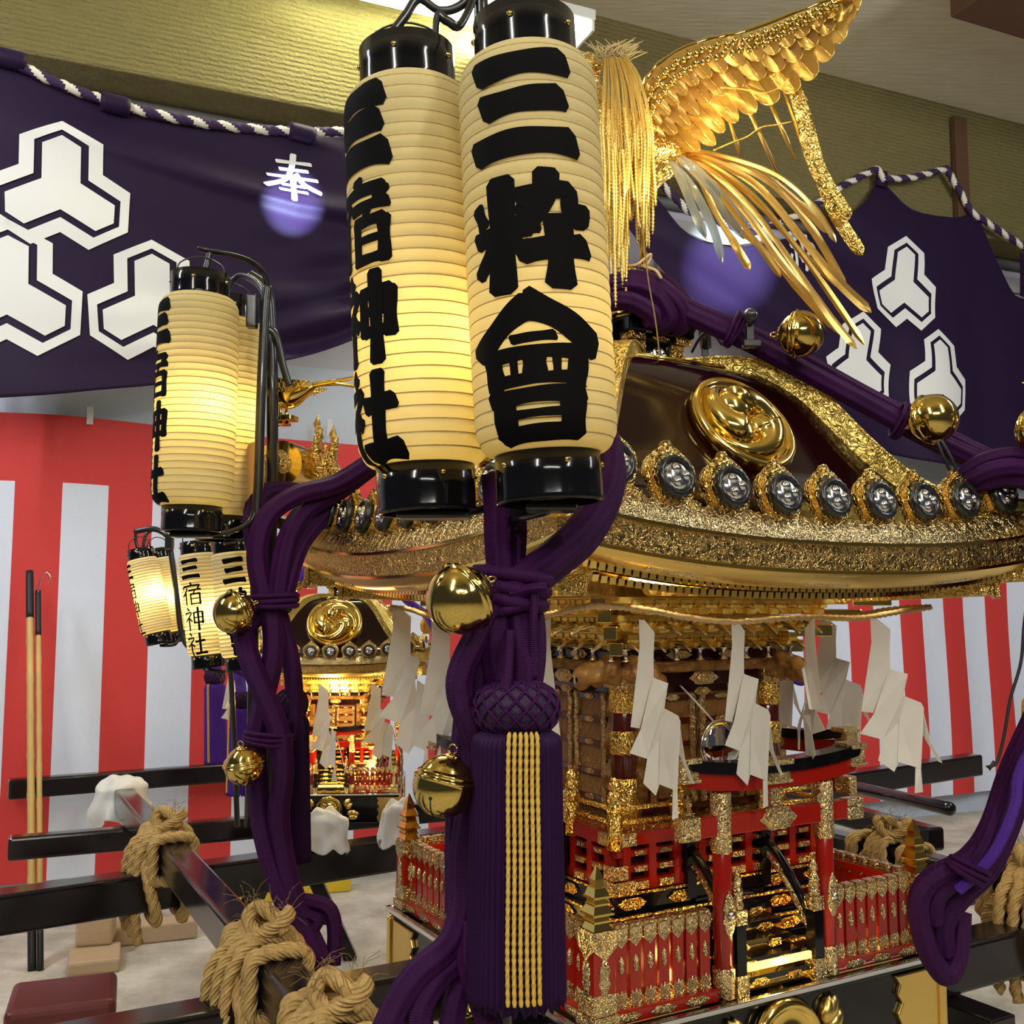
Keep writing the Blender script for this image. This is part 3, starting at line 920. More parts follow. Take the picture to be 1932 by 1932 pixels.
    cp.box((0, 0, 0.085), (0.05, 0.05, 0.17)); cp.box((0, 0, 0.012), (0.062, 0.062, 0.024), 1); cp.box((0, 0, 0.045), (0.054, 0.054, 0.04), 1)
    cp.box((0, 0, 0.166), (0.055, 0.055, 0.034), 1)
    for S in sides: cp.prism([(-0.0275, 0.15), (-0.018, 0.142), (-0.01, 0.136), (0, 0.122), (0.01, 0.136), (0.018, 0.142), (0.0275, 0.15)], 0.004, 1, S @ T3(0, -0.0275, 0))
    for S in sides:
        cp.lathe([(0.0005, -0.036), (0.008, -0.03), (0.014, -0.012), (0.011, 0), (0.014, 0.012), (0.008, 0.03), (0.0005, 0.036)], 12, 1, S @ T3(0, -0.026, 0.095) @ Matrix.Scale(0.35, 4, (0, 1, 0)))
    for i, (w, z) in enumerate(((0.044, 0.19), (0.036, 0.208), (0.044, 0.222), (0.030, 0.24), (0.036, 0.254), (0.022, 0.270))):
        cp.box((0, 0, z), (w, w, 0.016), 2, taper=0.72 if i % 2 == 0 else 0.9)
        cp.box((0, 0, z - 0.009), (w * 1.12, w * 1.12, 0.004), 2)
    cp.box((0, 0, 0.291), (0.022, 0.022, 0.026), 2, taper=0.05)
    f2 = None
    for S in sides:
        M = S @ T3(-0.46, -0.46, Z(0.792))
        if f2 is None: o = f2 = cp.build('corner_post', [M_red, M_silver_e, M_gold], fence, bevel=0.002)
        else: o = f2.copy(); COL.objects.link(o)
        o.matrix_local = M

    # ---- torii gate, one in the middle of each side
    def torii(S):
        t = MB(); t.bar((-0.168, -0.472, Z(1.145)), (0.168, -0.472, Z(1.145)), 0.022, 0.042, 0, M=S)
        for sx in (-1, 1): t.bar((sx * 0.168, -0.472, Z(1.145)), (sx * 0.262, -0.472, Z(1.145)), 0.022, 0.042, 0, M=S); t.box((sx * 0.240, -0.472, Z(1.145)), (0.052, 0.028, 0.048), 1, S)
        tb = t.build('torii_gate', [M_red, M_silver_e], R, bevel=0.003)
        for sx in (-1, 1):
            q = MB(); n = 20
            q.lathe([(0.021, Z(0.80)), (0.020, Z(1.0)), (0.018, Z(1.215))], n, 0, S @ T3(sx * 0.150, -0.472, 0))
            q.lathe([(0.024, Z(0.795)), (0.024, Z(0.852)), (0.021, Z(0.856))], n, 1, S @ T3(sx * 0.150, -0.472, 0))
            q.lathe([(0.021, Z(1.088)), (0.0225, Z(1.092)), (0.0225, Z(1.212)), (0.019, Z(1.215))], n, 1, S @ T3(sx * 0.150, -0.472, 0))
            q.lathe([(0.0005, -0.05), (0.01, -0.035), (0.018, -0.012), (0.012, 0.0), (0.018, 0.012), (0.010, 0.035), (0.0005, 0.05)], 12, 1, S @ T3(sx * 0.150, -0.494, Z(0.965)) @ Matrix.Scale(0.3, 4, (0, 1, 0)))
            q.lathe([(0.0005, 0), (0.009, 0.001), (0.010, 0.004), (0.0005, 0.008)], 14, 2, S @ T3(sx * 0.150, -0.497, Z(0.965)) @ Matrix.Rotation(pi / 2, 4, 'X'))
            q.build('post', [M_red, M_silver_e, M_silver], tb)
        def beam(z0, th, dp, half, up, mi):
            mb = MB(); n = 24
            def fn(i, j):
                x = -half + 2 * half * i; c = up * (abs(x) / half) ** 2.4
                corners = [(-dp, 0), (dp, 0), (dp, th), (-dp, th), (-dp, 0)]
                k = corners[int(round(j * 4))]
                return S @ Vector((x * (1 + (k[1] / th - .5) * 0.04), -0.472 + k[0], Z(z0 + c) + k[1]))
            mb.grid(fn, n, 4, mi, None, False)
            for e in (0, 1): mb.add([fn(e, j / 4) for j in range(4)], [(0, 1, 2, 3)], mi)
            return mb, fn
        mb, _ = beam(1.212, 0.034, 0.016, 0.243, 0.018, 0); mb.build('lower_lintel', M_red, tb)
        mb, _ = beam(1.246, 0.026, 0.024, 0.250, 0.020, 0); mb.build('upper_lintel', M_black, tb)
        for x, w in ((-0.245, 0.045), (0.245, 0.045), (0.0, 0.070)):
            mb = MB(); c = 0.020 * (abs(x) / 0.250) ** 2.4
            mb.box((x, -0.472, Z(1.246 + c)), (w, 0.040, 0.040), 0, S); mb.box((x, -0.472, Z(1.268 + c)), (w * 1.1, 0.056, 0.012), 0, S); mb.box((x, -0.472, Z(1.226 + c)), (w * 1.1, 0.05, 0.008), 0, S)
            mb.build('beam_fitting', M_silver_e, tb, bevel=0.002)
        mb = MB(); oval_plate(mb, (0, -0.484, Z(1.147)), 0.10, 0.050, S); mb.box((0, -0.472, Z(1.188)), (0.032, 0.02, 0.045), 0, S)
        mb.build('centre_plaque', M_silver_e, tb)
    for S in sides: torii(S)

    # ---- stairs behind each torii
    for S in sides[:1] + sides[3:] + sides[1:3]:
        b = MB()
        for q in range(6):
            b.box((0, -0.455 + q * 0.03, Z(0.815 + q * 0.026)), (0.20, 0.036, 0.012), 0, S)
            b.box((0, -0.468 + q * 0.03, Z(0.806 + q * 0.026)), (0.196, 0.008, 0.026), 1, S)
            oval_plate(b, (-0.05, -0.473 + q * 0.03, Z(0.807 + q * 0.026)), 0.05, 0.018, S, 2, 0.002); oval_plate(b, (0.05, -0.473 + q * 0.03, Z(0.807 + q * 0.026)), 0.05, 0.018, S, 2, 0.002)
        st = b.build('stairs', [M_black, M_gold, M_gold_f], R)
        for sx in (-1, 1):
            q = MB(); q.box((sx * 0.112, -0.474, Z(0.875)), (0.026, 0.026, 0.15), 0, S); q.box((sx * 0.112, -0.474, Z(0.812)), (0.032, 0.032, 0.045), 1, S)
            q.box((sx * 0.112, -0.474, Z(0.952)), (0.030, 0.030, 0.03), 1, S); gem_post(q, *((S @ Vector((sx * 0.112, -0.474, 0)))[:2]), Z(0.965), 0.085, 0.014, 1)
            q.box((sx * 0.112, -0.314, Z(1.03)), (0.026, 0.026, 0.15), 0, S); gem_post(q, *((S @ Vector((sx * 0.112, -0.314, 0)))[:2]), Z(1.105), 0.075, 0.014, 1)
            q.tube([S @ Vector((sx * 0.112, -0.474 + 0.16 * u, Z(0.90 + 0.17 * u + 0.02 * sin(u * pi)))) for u in (0, .25, .5, .75, 1)], 0.010, 10, 0)
            q.tube([S @ Vector((sx * 0.112, -0.474 + 0.16 * u, Z(0.865 + 0.17 * u + 0.02 * sin(u * pi)))) for u in (0, .25, .5, .75, 1)], 0.006, 8, 1)
            q.build('stair_rail', [M_black, M_silver_e], st)
        q = MB(); q.box((0, -0.480, Z(0.845)), (0.18, 0.008, 0.014), 0, S); q.build('light_strip', M_led_y, st)
        if S in sides[:1] + sides[3:]: point_light('stair_glow', MSH @ (S @ Vector((0, -0.495, Z(0.850)))), 0.9, (1.0, 0.66, 0.18), 0.02)
        if S in sides[:1] + sides[3:]:
            for sg in (-1, 1): point_light('fence_glow', MSH @ (S @ Vector((sg * 0.30, -0.425, Z(0.835)))), 0.7, (1.0, 0.62, 0.16), 0.02)
    for S in sides:
        b = MB()
        for x0, x1 in ((-0.43, -0.18), (0.18, 0.43)):
            b.box(((x0 + x1) / 2, -0.425, Z(0.80)), (x1 - x0, 0.010, 0.010), 0, S)
        b.build('fence_light', M_led_y, fence)

    # ---- black tiers and red balcony
    b = MB(); b.box((0, 0, Z(0.825)), (0.78, 0.78, 0.05)); b.box((0, 0, Z(0.872)), (0.70, 0.70, 0.045)); b.box((0, 0, Z(0.918)), (0.66, 0.66, 0.05)); b.box((0, 0, Z(0.962)), (0.63, 0.63, 0.045))
    tier = b.build('stepped_plinth', M_black, R, bevel=0.004)
    b = MB()
    for S in sides:
        for (hh, zz, n) in ((0.392, 0.825, 6), (0.352, 0.872, 5), (0.332, 0.918, 5), (0.317, 0.962, 5)):
            b.box((0, -hh, Z(zz + 0.021)), (2 * hh, 0.006, 0.005), 0, S)
            for q in range(n):
                x = -hh * 0.86 + q * (2 * hh * 0.86) / (n - 1); oval_plate(b, (x, -hh, Z(zz)), 0.07, 0.026, S, 0, 0.003)
    b.build('gilt_fittings', M_gold_e, tier)
    b = MB()
    for S in sides:
        b.box((0, -0.30, Z(0.998)), (0.62, 0.022, 0.024), 0, S); b.box((0, -0.30, Z(1.033)), (0.61, 0.018, 0.014), 0, S); b.box((0, -0.30, Z(1.066)), (0.61, 0.018, 0.014), 0, S); b.box((0, -0.305, Z(1.098)), (0.64, 0.03, 0.026), 0, S)
        for q in range(9):
            x = -0.28 + q * 0.07
            b.box((x, -0.302, Z(1.045)), (0.020, 0.020, 0.11), 0, S)
        for q in range(8):
            x = -0.245 + q * 0.07
            b.box((x, -0.312, Z(1.066)), (0.030, 0.004, 0.010), 1, S); b.box((x, -0.313, Z(1.033)), (0.036, 0.006, 0.012), 1, S); b.box((x, -0.314, Z(0.998)), (0.040, 0.006, 0.016), 1, S)
    b.box((0, 0, Z(1.045)), (0.57, 0.57, 0.11), 2)
    b.box((0, 0, Z(1.115)), (0.60, 0.60, 0.012), 3)
    bal = b.build('balcony', [M_red, M_silver_e, M_dark, M_gold_f], R)
    for S in sides:
        for (c_, s_) in (((-0.305, -0.305, 1.03), (0.04, 0.04, 0.030)), ((0, -0.318, 1.098), (0.16, 0.008, 0.028)), ((-0.29, -0.318, 1.098), (0.06, 0.010, 0.028)), ((0.29, -0.318, 1.098), (0.06, 0.010, 0.028)), ((-0.29, -0.314, 0.998), (0.06, 0.012, 0.026)), ((0.29, -0.314, 0.998), (0.06, 0.012, 0.026))):
            b = MB(); b.box((c_[0], c_[1], Z(c_[2])), s_, 0, S); b.build('gilt_fitting', M_silver_e, bal, bevel=0.002)
    for S in sides:
        for x in (-0.312, -0.14):
            for sg in ((1,) if x < -0.3 else (-1, 1)):
                b = MB(); p = S @ Vector((x * sg, -0.312, 0)); b.lathe([(0.017, Z(1.08)), (0.017, Z(1.16))], 12, 0, T3(p.x, p.y, 0)); gem_post(b, p.x, p.y, Z(1.16), 0.075, 0.018); b.build('rail_post', M_gold_e, bal)
        for x0, x1 in ((-0.312, -0.14), (0.14, 0.312)):
            for z in (1.135, 1.165):
                b = MB(); b.tube([S @ Vector((x0, -0.312, Z(z))), S @ Vector(((x0 + x1) / 2, -0.312, Z(z))), S @ Vector((x1, -0.312, Z(z)))], 0.006, 8); b.build('rail', M_gold_e, bal)

    # ---- hall with pillars, beams, carved panels
    b = MB(); b.box((0, 0, Z(1.31)), (0.40, 0.40, 0.40)); hall = b.build('shrine_hall', M_oxblood, R)
    for S in sides:
        b = MB()
        b.lathe([(0.030, Z(1.12)), (0.029, Z(1.50))], 18, 0, S @ T3(-0.222, -0.222, 0))
        b.lathe([(0.040, Z(1.115)), (0.040, Z(1.15)), (0.034, Z(1.165)), (0.034, Z(1.20)), (0.031, Z(1.215))], 18, 1, S @ T3(-0.222, -0.222, 0))
        b.lathe([(0.031, Z(1.268)), (0.0335, Z(1.272)), (0.0335, Z(1.318)), (0.031, Z(1.322))], 18, 1, S @ T3(-0.222, -0.222, 0))
        b.lathe([(0.031, Z(1.362)), (0.0335, Z(1.366)), (0.0335, Z(1.418)), (0.031, Z(1.422))], 18, 1, S @ T3(-0.222, -0.222, 0))
        b.build('pillar', [M_oxblood, M_gold_e], hall)
        b = MB(); b.box((0, -0.225, Z(1.437)), (0.44, 0.034, 0.032), 0, S); b.box((0, -0.225, Z(1.492)), (0.50, 0.046, 0.022), 0, S)
        for x in (-0.222, 0.222): b.box((x, -0.232, Z(1.437)), (0.075, 0.040, 0.036), 1, S)
        for x in (-0.08, 0.08): oval_plate(b, (x, -0.249, Z(1.493)), 0.075, 0.022, S, 1)
        oval_plate(b, (0, -0.243, Z(1.437)), 0.085, 0.034, S, 1); oval_plate(b, (0, -0.236, Z(1.405)), 0.05, 0.02, S, 1)
        b.build('beam', [M_maroon, M_silver_e], hall, bevel=0.002)
        # carved panels, bumpy relief
        def relief(name, x0, x1, z0, z1, y, amp, fq, sd, mat=M_wood, nu=46, nv=24):
            g = MB()
            def fn(i, j):
                x = x0 + (x1 - x0) * i; z = z0 + (z1 - z0) * j
                e = min(1, 6 * min(i, 1 - i, j, 1 - j) + 0.05)
                h = amp * (0.5 + noise.noise(Vector((x * fq, z * fq, sd)))) * e + amp * 0.5 * (0.5 + noise.noise(Vector((x * fq * 2.6, z * fq * 2.6, sd + 5)))) * e
                return S @ Vector((x, y - max(0, h), Z(z)))
            g.grid(fn, nu, nv); return g.build(name, mat, hall)
        relief('carved_panel', -0.245, 0.245, 1.450, 1.482, -0.235, 0.030, 26, 1)
        for x in (-1, 1):
            relief('carved_pillar_panel', x * 0.155, x * 0.198, 1.14, 1.42, -0.212, 0.026, 22, 3 + x, nu=14, nv=50)
        # lion-nosed beam ends past each corner
        for d in (0, 1):
            g = MB()
            def fn(i, j):
                a = 2 * pi * j; x = 0.03 + 0.105 * i; r = 0.034 * (1.0 - 0.35 * i) * (1 + 0.42 * noise.noise(Vector((i * 5, cos(a) * 1.6 + d, sin(a) * 1.6)))) * (0.25 if i > 0.99 else 1)
                return S @ (Vector((-0.222 - x, -0.232 + r * cos(a), Z(1.462) + r * sin(a) - 0.02 * i * i)) if d == 0 else Vector((-0.222 + r * cos(a), -0.222 - x, Z(1.462) + r * sin(a) - 0.02 * i * i)))
            g.grid(fn, 22, 26); g.build('carved_beam_end', M_wood, hall)
        # doors
        b = MB(); 
        for x in (-0.075, 0.075):
            b.box((x, -0.204, Z(1.27)), (0.140, 0.010, 0.26), 0, S)
            for xx in (-0.06, 0.06): b.box((x + xx, -0.212, Z(1.27)), (0.016, 0.012, 0.26), 1, S)
            for zz in (1.15, 1.21, 1.28, 1.335, 1.39): b.box((x, -0.212, Z(zz)), (0.13, 0.012, 0.012), 2, S); oval_plate(b, (x, -0.218, Z(zz)), 0.04, 0.014, S, 1, 0.002); oval_plate(b, (x - 0.06, -0.218, Z(zz)), 0.02, 0.02, S, 1, 0.002); oval_plate(b, (x + 0.06, -0.218, Z(zz)), 0.02, 0.02, S, 1, 0.002)
        b.build('door', [M_wood, M_silver_e, M_oxblood], hall)

    # ---- bracket tiers under the eaves
    M_brk = basic('bracket_gilt', (0.92, 0.66, 0.18), 0.36, 0.85)
    bw = MB(); bw.box((0, 0, Z(1.59)), (0.46, 0.46, 0.17)); brk = bw.build('bracket_frieze', M_goldr, R)
    for S in sides:
        b = MB()
        for lv in range(4):
            o = 0.245 + lv * 0.052; z = 1.512 + lv * 0.040
            b.box((0, -o, Z(z + 0.028)), (2 * o + 0.05, 0.018, 0.014), 0, S)
        o = 0.245 + 4 * 0.05
        for q in range(26):
            x = -o + q * 2 * o / 25; b.box((x, -o, Z(1.668)), (0.022, 0.02, 0.02), 0, S)
        b.build('bracket_beam', M_brk, brk)
    b1 = MB()
    for lv in range(4):
        o = -(0.0 + lv * 0.052); z = lv * 0.040
        b1.box((0, o, z + 0.006), (0.028, 0.055, 0.014), 0)
        b1.add([(-0.042, o - 0.012, z + 0.020), (0.042, o - 0.012, z + 0.020), (0.030, o - 0.012, z + 0.002), (-0.030, o - 0.012, z + 0.002), (-0.042, o + 0.012, z + 0.020), (0.042, o + 0.012, z + 0.020), (0.030, o + 0.012, z + 0.002), (-0.030, o + 0.012, z + 0.002)],
               [(0, 1, 2, 3), (7, 6, 5, 4), (0, 4, 5, 1), (3, 2, 6, 7), (1, 5, 6, 2), (0, 3, 7, 4)], 0)
        for x in (-0.032, 0, 0.032):
            b1.box((x, o, z + 0.027), (0.021, 0.026, 0.012), 0); b1.box((x, o, z + 0.018), (0.021, 0.026, 0.008), 0, taper=1.25)
    b1.tube([(0, -0.01, -0.004), (0, -0.035, 0.012), (0, -0.060, 0.010), (0, -0.085, -0.006)], [0.008, 0.008, 0.006, 0.003], 8, 1)
    b1.tube([(0, -0.05, 0.045), (0, -0.085, 0.055), (0, -0.115, 0.048), (0, -0.14, 0.034)], [0.008, 0.008, 0.006, 0.003], 8, 1)
    b1.lathe([(0.012, -0.028), (0.005, -0.022), (0.005, -0.006), (0.013, 0.0)], 10, 1, T3(0, -0.03, 0))
    fb = None
    for S in sides:
        for q in range(8):
            x = -0.252 + q * 0.072
            if fb is None: o = fb = b1.build('bracket', [M_brk, M_silver], brk, bevel=0.0015, seg=1)
            else: o = fb.copy(); COL.objects.link(o)
            o.matrix_local = S @ T3(x, -0.245, Z(1.510))
        b = MB()
        for lv in range(5):
            d = 0.255 + lv * 0.05; b.box((-d, -d, Z(1.51 + lv * 0.038)), (0.03, 0.09, 0.03), 0, S @ T3(-d, -d, 0) @ Rz(-pi / 4) @ T3(d, d, 0))
        b.build('corner_bracket', M_gold, brk, bevel=0.002)
    for S in sides:
        b = MB(); b.box((0, -0.505, Z(1.672)), (0.80, 0.012, 0.008), 0, S); b.build('eave_light', M_led_w, brk)
        if S in sides[:1] + sides[3:]:
            la_ = area_light('eave_strip_glow', MSH @ (S @ Vector((0, -0.512, Z(1.664)))), MSH @ (S @ Vector((0, -0.30, Z(1.575)))), 0.80, 0.014, 26, (1.0, 0.90, 0.62))

    # ---- roof
    rf = MB()
    for S in sides:
        def fn(i, j):
            r = 0.06 + (0.67 - 0.06) * j; return S @ roof_pt((2 * i - 1) * r, r)
        rf.grid(fn, 32, 44)
    roof = rf.build('roof', M_maroon, R)
    def ring(name, prof, mat, mi=None, nt_=36, smooth=True, wave=None):
        """profile of (half width, dz below the rim line, sag share) swept round the four eaves"""
        g = MB()
        for S in sides:
            v = []; f = []; m = []
            for (r, dz) in prof:
                for i in range(nt_ + 1):
                    t = -1 + 2 * i / nt_
                    w = wave(t, dz) if wave else 0
                    v.append(S @ Vector((t * r, -r, Z(1.82 - 0.055 * (1 - abs(t) ** 2.4)) + dz + w)))
            for k in range(len(prof) - 1):
                for i in range(nt_):
                    a = k * (nt_ + 1) + i; f.append((a, a + 1, a + nt_ + 2, a + nt_ + 1)); m.append(mi[k] if mi else 0)
            g.add(v, f, m, smooth)
        return g.build(name, mat, roof)
    # fringe of scrolls, fascia, moulding and rafters
    ring('scroll_fringe', [(0.655, 0.012), (0.672, 0.010), (0.690, -0.012), (0.694, -0.028)], M_silver_e, None, 220, True, lambda t, dz: 0.009 * abs(sin(t * 66)) + 0.006 * abs(sin(t * 151 + 1)) if dz > 0.0 else 0)
    ring('gold_line', [(0.692, -0.026), (0.700, -0.027), (0.700, -0.034), (0.692, -0.036)], M_gold, None, 36, False)
    ring('fascia', [(0.694, -0.034), (0.692, -0.085)], M_dkgold, None, 40, False)
    ring('lower_line', [(0.692, -0.084), (0.698, -0.086), (0.697, -0.093), (0.684, -0.094)], M_gold, None, 36, False)
    ring('moulding', [(0.688, -0.093), (0.676, -0.108), (0.664, -0.116), (0.652, -0.121), (0.640, -0.122)], M_goldr, None, 40)
    ring('soffit', [(0.64, -0.118), (0.40, -0.08), (0.23, -0.05)], M_goldr, None, 20)
    for S in sides:
        for sx in (-0.42, -0.02, 0.37):
            g = MB()
            def fn(i, j):
                x = sx + (i - .5) * 0.13; t = x / 0.68; dz = -0.096 - 0.022 * j; r = 0.683 - 0.022 * j
                return S @ Vector((x, -r - 0.003, Z(1.82 - 0.055 * (1 - abs(t) ** 2.4)) + dz))
            g.grid(fn, 6, 4); g.build('fascia_plate', M_silver_e, roof)
        for row, (r0, r1, dz, hh) in enumerate(((0.645, 0.42, -0.122, 0.015), (0.575, 0.34, -0.136, 0.014))):
            g = MB(); n = 64 if row == 0 else 54
            for q in range(n):
                x = (-1 + 2 * (q + .5) / n) * (r0 - 0.03); t = x / 0.68; z = Z(1.82 - 0.055 * (1 - abs(t) ** 2.4)) + dz
                ins = max(abs(x) + 0.01, r1)
                if ins > r0 - 0.02: continue
                g.bar(S @ Vector((x, -r0, z)), S @ Vector((x, -ins, z + 0.008 + 0.14 * (r0 - ins))), 0.0145, hh, 0)
            g.build('rafter_row', M_gold, roof)
            g = MB(); g.grid(lambda i, j: S @ Vector(((2 * i - 1) * (r0 - 0.02), -r0 + 0.012 + 0.008 * j, Z(1.82 - 0.055 * (1 - abs((2 * i - 1) * 0.9) ** 2.4)) + dz + 0.008 + 0.010 * j)), 30, 1); g.build('rafter_batten', M_gold, roof)
        # diagonal corner rafters
        g = MB()
        for (d0, d1, z, w) in ((0.30, 0.675, 1.690, 0.05), (0.28, 0.60, 1.655, 0.046)):
            a = S @ Vector((-d1, -d1, Z(z))); c = S @ Vector((-d0, -d0, Z(z - 0.02))); g.bar(a, c, w, 0.045); 
            dr = (a - c).normalized(); g.bar(a, a + dr * 0.014, w * 1.25, 0.060)
        g.build('corner_rafter', M_gold_f, roof, bevel=0.003)
    # hip ridges
    for S in sides:
        g = MB(); pts = []
        rs = [0.072 + (0.70 - 0.072) * i / 44 for i in range(45)]
        P = [Vector((-r, -r, Z(zprof(r)))) for r in rs]
        v = []; n = Vector((1, -1, 0)).normalized()
        for i, p in enumerate(P):
            t = (P[min(i + 1, 44)] - P[max(i - 1, 0)]).normalized(); up = n.cross(t); up = up if up.z > 0 else -up
            w = 0.031; h0 = -0.060; h1 = 0.032
            for (a, h) in ((-w, h0), (-w, h1 - 0.006), (-w * 1.16, h1 - 0.005), (-w * 1.16, h1), (w * 1.16, h1), (w * 1.16, h1 - 0.005), (w, h1 - 0.006), (w, h0)):
                v.append(S @ (p + n * a + up * h))
        f = []
        for i in range(44):
            for k in range(8):
                f.append((i * 8 + k, (i + 1) * 8 + k, (i + 1) * 8 + (k + 1) % 8, i * 8 + (k + 1) % 8))
        f += [tuple(range(7, -1, -1)), tuple(range(44 * 8, 44 * 8 + 8))]
        g.add(v, f, 0, False); g.build('hip_ridge', M_gold_h, roof)
    # thin gold rod along the top of each face
    for S in sides:
        g = MB(); g.tube([S @ Vector((x, -0.178, Z(2.228))) for x in (-0.15, 0, 0.15)], 0.007, 10); g.build('ridge_rod', M_gold, roof)
    # round crests with three commas
    for S in sides:
        r = 0.385; c = roof_pt(0.0, r); a1_ = roof_pt(0, r - 0.03); a2_ = roof_pt(0, r + 0.03)
        tz = (a1_ - a2_).normalized(); nrm = Vector((1, 0, 0)).cross(tz); nrm = nrm if nrm.y < 0 else -nrm
        M = S @ frame(c + nrm * 0.006, (1, 0, 0), nrm)
        g = MB(); g.lathe([(0.138, -0.01), (0.142, 0.012), (0.137, 0.026), (0.127, 0.030), (0.119, 0.023), (0.114, 0.018), (0.07, 0.024), (0.02, 0.027), (0.0005, 0.028)], 56, 0, M)
        for k in range(3):
            a0_ = k * 2 * pi / 3 + 1.75; path = []; rad = []
            for q in range(18):
                u = q / 17; rr = 0.052 + 0.058 * u ** 0.8; a = a0_ - u * 2.3
                path.append(M @ Vector((rr * cos(a), rr * sin(a), 0.026 - 0.010 * u))); rad.append(0.041 * (1 - u) ** 0.75 + 0.002)
            g.tube(path, rad, 14, flat=1.0)
            hd = M @ Matrix.Translation(Vector((0.052 * cos(a0_), 0.052 * sin(a0_), 0.020)))
            g.lathe([(0.046 * cos(q * pi / 16), 0.032 * sin(q * pi / 16)) for q in range(8)] + [(0.0005, 0.032)], 18, 0, hd)
        g.build('comma_crest', M_gold, roof)
    # row of medallion finials along each eave
    fm = MB()
    pts = []
    for i in range(60):
        a = 2 * pi * i / 60; k = 0.042 * (1 + 0.10 * abs(cos(2.5 * (a - pi / 2)))); z = 0.050 + k * sin(a) * 1.05
        if a > pi / 2 - 0.12 and a < pi / 2 + 0.12: z += 0.007
        pts.append((k * cos(a), z))
    fm.prism(pts, 0.010, 0)
    fm.prism([(p[0] * 0.84, 0.050 + (p[1] - 0.050) * 0.84) for p in pts], -0.005, 0)
    fm.prism([(-0.05, -0.012), (-0.048, 0.012), (-0.03, 0.020), (0.03, 0.020), (0.048, 0.012), (0.05, -0.012)], 0.009, 0)
    Mx = T3(0, -0.004, 0.047) @ Matrix.Rotation(pi / 2, 4, 'X')
    fm.lathe([(0.031, 0), (0.033, 0.008), (0.030, 0.013), (0.024, 0.014), (0.023, 0.010)], 32, 1, Mx, lobes=16, amp=0.05)
    fm.lathe([(0.0235, 0.008), (0.022, 0.012), (0.012, 0.016), (0.0005, 0.017)], 20, 2, Mx)
    for k in range(3):
        a = k * 2 * pi / 3; fm.lathe([(0.009, 0.010), (0.007, 0.018), (0.0005, 0.020)], 10, 2, Mx @ T3(0.011 * cos(a), 0.011 * sin(a), 0))
    ff = None
    for S in sides:
        for q in range(9):
            x = -0.556 + q * 0.139; t = x / 0.665
            M = S @ T3(x, -0.672, Z(1.82 - 0.055 * (1 - abs(t) ** 2.4)) + 0.004) @ Matrix.Rotation(radians(-10), 4, 'X') @ Matrix.Scale(1.32, 4)
            if ff is None: o = ff = fm.build('eave_medallion', [M_gold_f, M_blackr, M_silver], roof)
            else: o = ff.copy(); COL.objects.link(o)
            o.matrix_local = M
    # curled corner finials
    for S in sides:
        g = MB(); d = Vector((-1, -1, 0)).normalized(); n = Vector((1, -1, 0)).normalized(); o3 = Vector((-0.66, -0.66, Z(1.845)))
        path = [(-0.10, 0.01), (0.02, 0.0), (0.10, 0.0), (0.17, 0.04), (0.20, 0.11), (0.19, 0.18), (0.145, 0.220), (0.09, 0.225), (0.055, 0.19), (0.06, 0.145), (0.10, 0.13), (0.13, 0.15)]
        pth = catmull([o3 + d * p[0] + Vector((0, 0, p[1])) for p in path], 6)
        v = []; N_ = len(pth)
        for i, p in enumerate(pth):
            t = (pth[min(i + 1, N_ - 1)] - pth[max(i - 1, 0)]).normalized(); up = n.cross(t)
            w = 0.030 + 0.022 * min(1, i / N_ * 1.4); h = 0.016
            for (a, b_) in ((-w, -h), (w, -h), (w, h), (-w, h)): v.append(S @ (p + n * a + up * b_))
        f = []
        for i in range(N_ - 1):
            for k in range(4): f.append((i * 4 + k, i * 4 + (k + 1) % 4, (i + 1) * 4 + (k + 1) % 4, (i + 1) * 4 + k))
        f += [(3, 2, 1, 0), tuple(range((N_ - 1) * 4, N_ * 4))]
        g.add(v, f, 0, False)
        cc = S @ (o3 + d * 0.118 + Vector((0, 0, 0.167))); nn = S.to_3x3() @ n
        for sg in (-1, 1):
            g.lathe([(0.054, 0.0), (0.054, 0.047), (0.050, 0.050), (0.0005, 0.051)], 32, 1, frame(cc, (0, 0, 1), nn * sg))
        g.build('corner_curl', [M_gold, M_gold_f], roof)
    # top platform
    b = MB()
    b.box((0, 0, Z(2.265)), (0.150, 0.150, 0.085)); b.box((0, 0, Z(2.305)), (0.185, 0.185, 0.018)); b.box((0, 0, Z(2.335)), (0.212, 0.212, 0.040)); b.box((0, 0, Z(2.36)), (0.17, 0.17, 0.016))
    top = b.build('roof_platform', M_black, roof, bevel=0.006)
    for S in sides:
        b = MB(); b.box((-0.062, -0.080, Z(2.262)), (0.040, 0.012, 0.075), 0, S); b.box((0.062, -0.080, Z(2.262)), (0.040, 0.012, 0.075), 0, S)
        oval_plate(b, (0, -0.107, Z(2.336)), 0.052, 0.024, S); oval_plate(b, (0, -0.093, Z(2.306)), 0.052, 0.014, S); b.box((-0.075, -0.094, Z(2.306)), (0.05, 0.006, 0.016), 0, S); b.box((0.075, -0.094, Z(2.306)), (0.05, 0.006, 0.016), 0, S)
        b.build('gilt_plate', M_gold_e, top)
        b = MB(); b.lathe([(0.026, 0), (0.026, 0.006), (0.022, 0.010), (0.0005, 0.012)], 24, 0, S @ T3(0, -0.078, Z(2.262)) @ Matrix.Rotation(pi / 2, 4, 'X'))
        for k in range(3):
            a = k * 2.094; b.lathe([(0.009, 0.008), (0.007, 0.017), (0.0005, 0.019)], 10, 0, S @ T3(0, -0.078, Z(2.262)) @ Matrix.Rotation(pi / 2, 4, 'X') @ T3(0.012 * cos(a), 0.012 * sin(a), 0))
        b.build('silver_boss', M_silver, top)
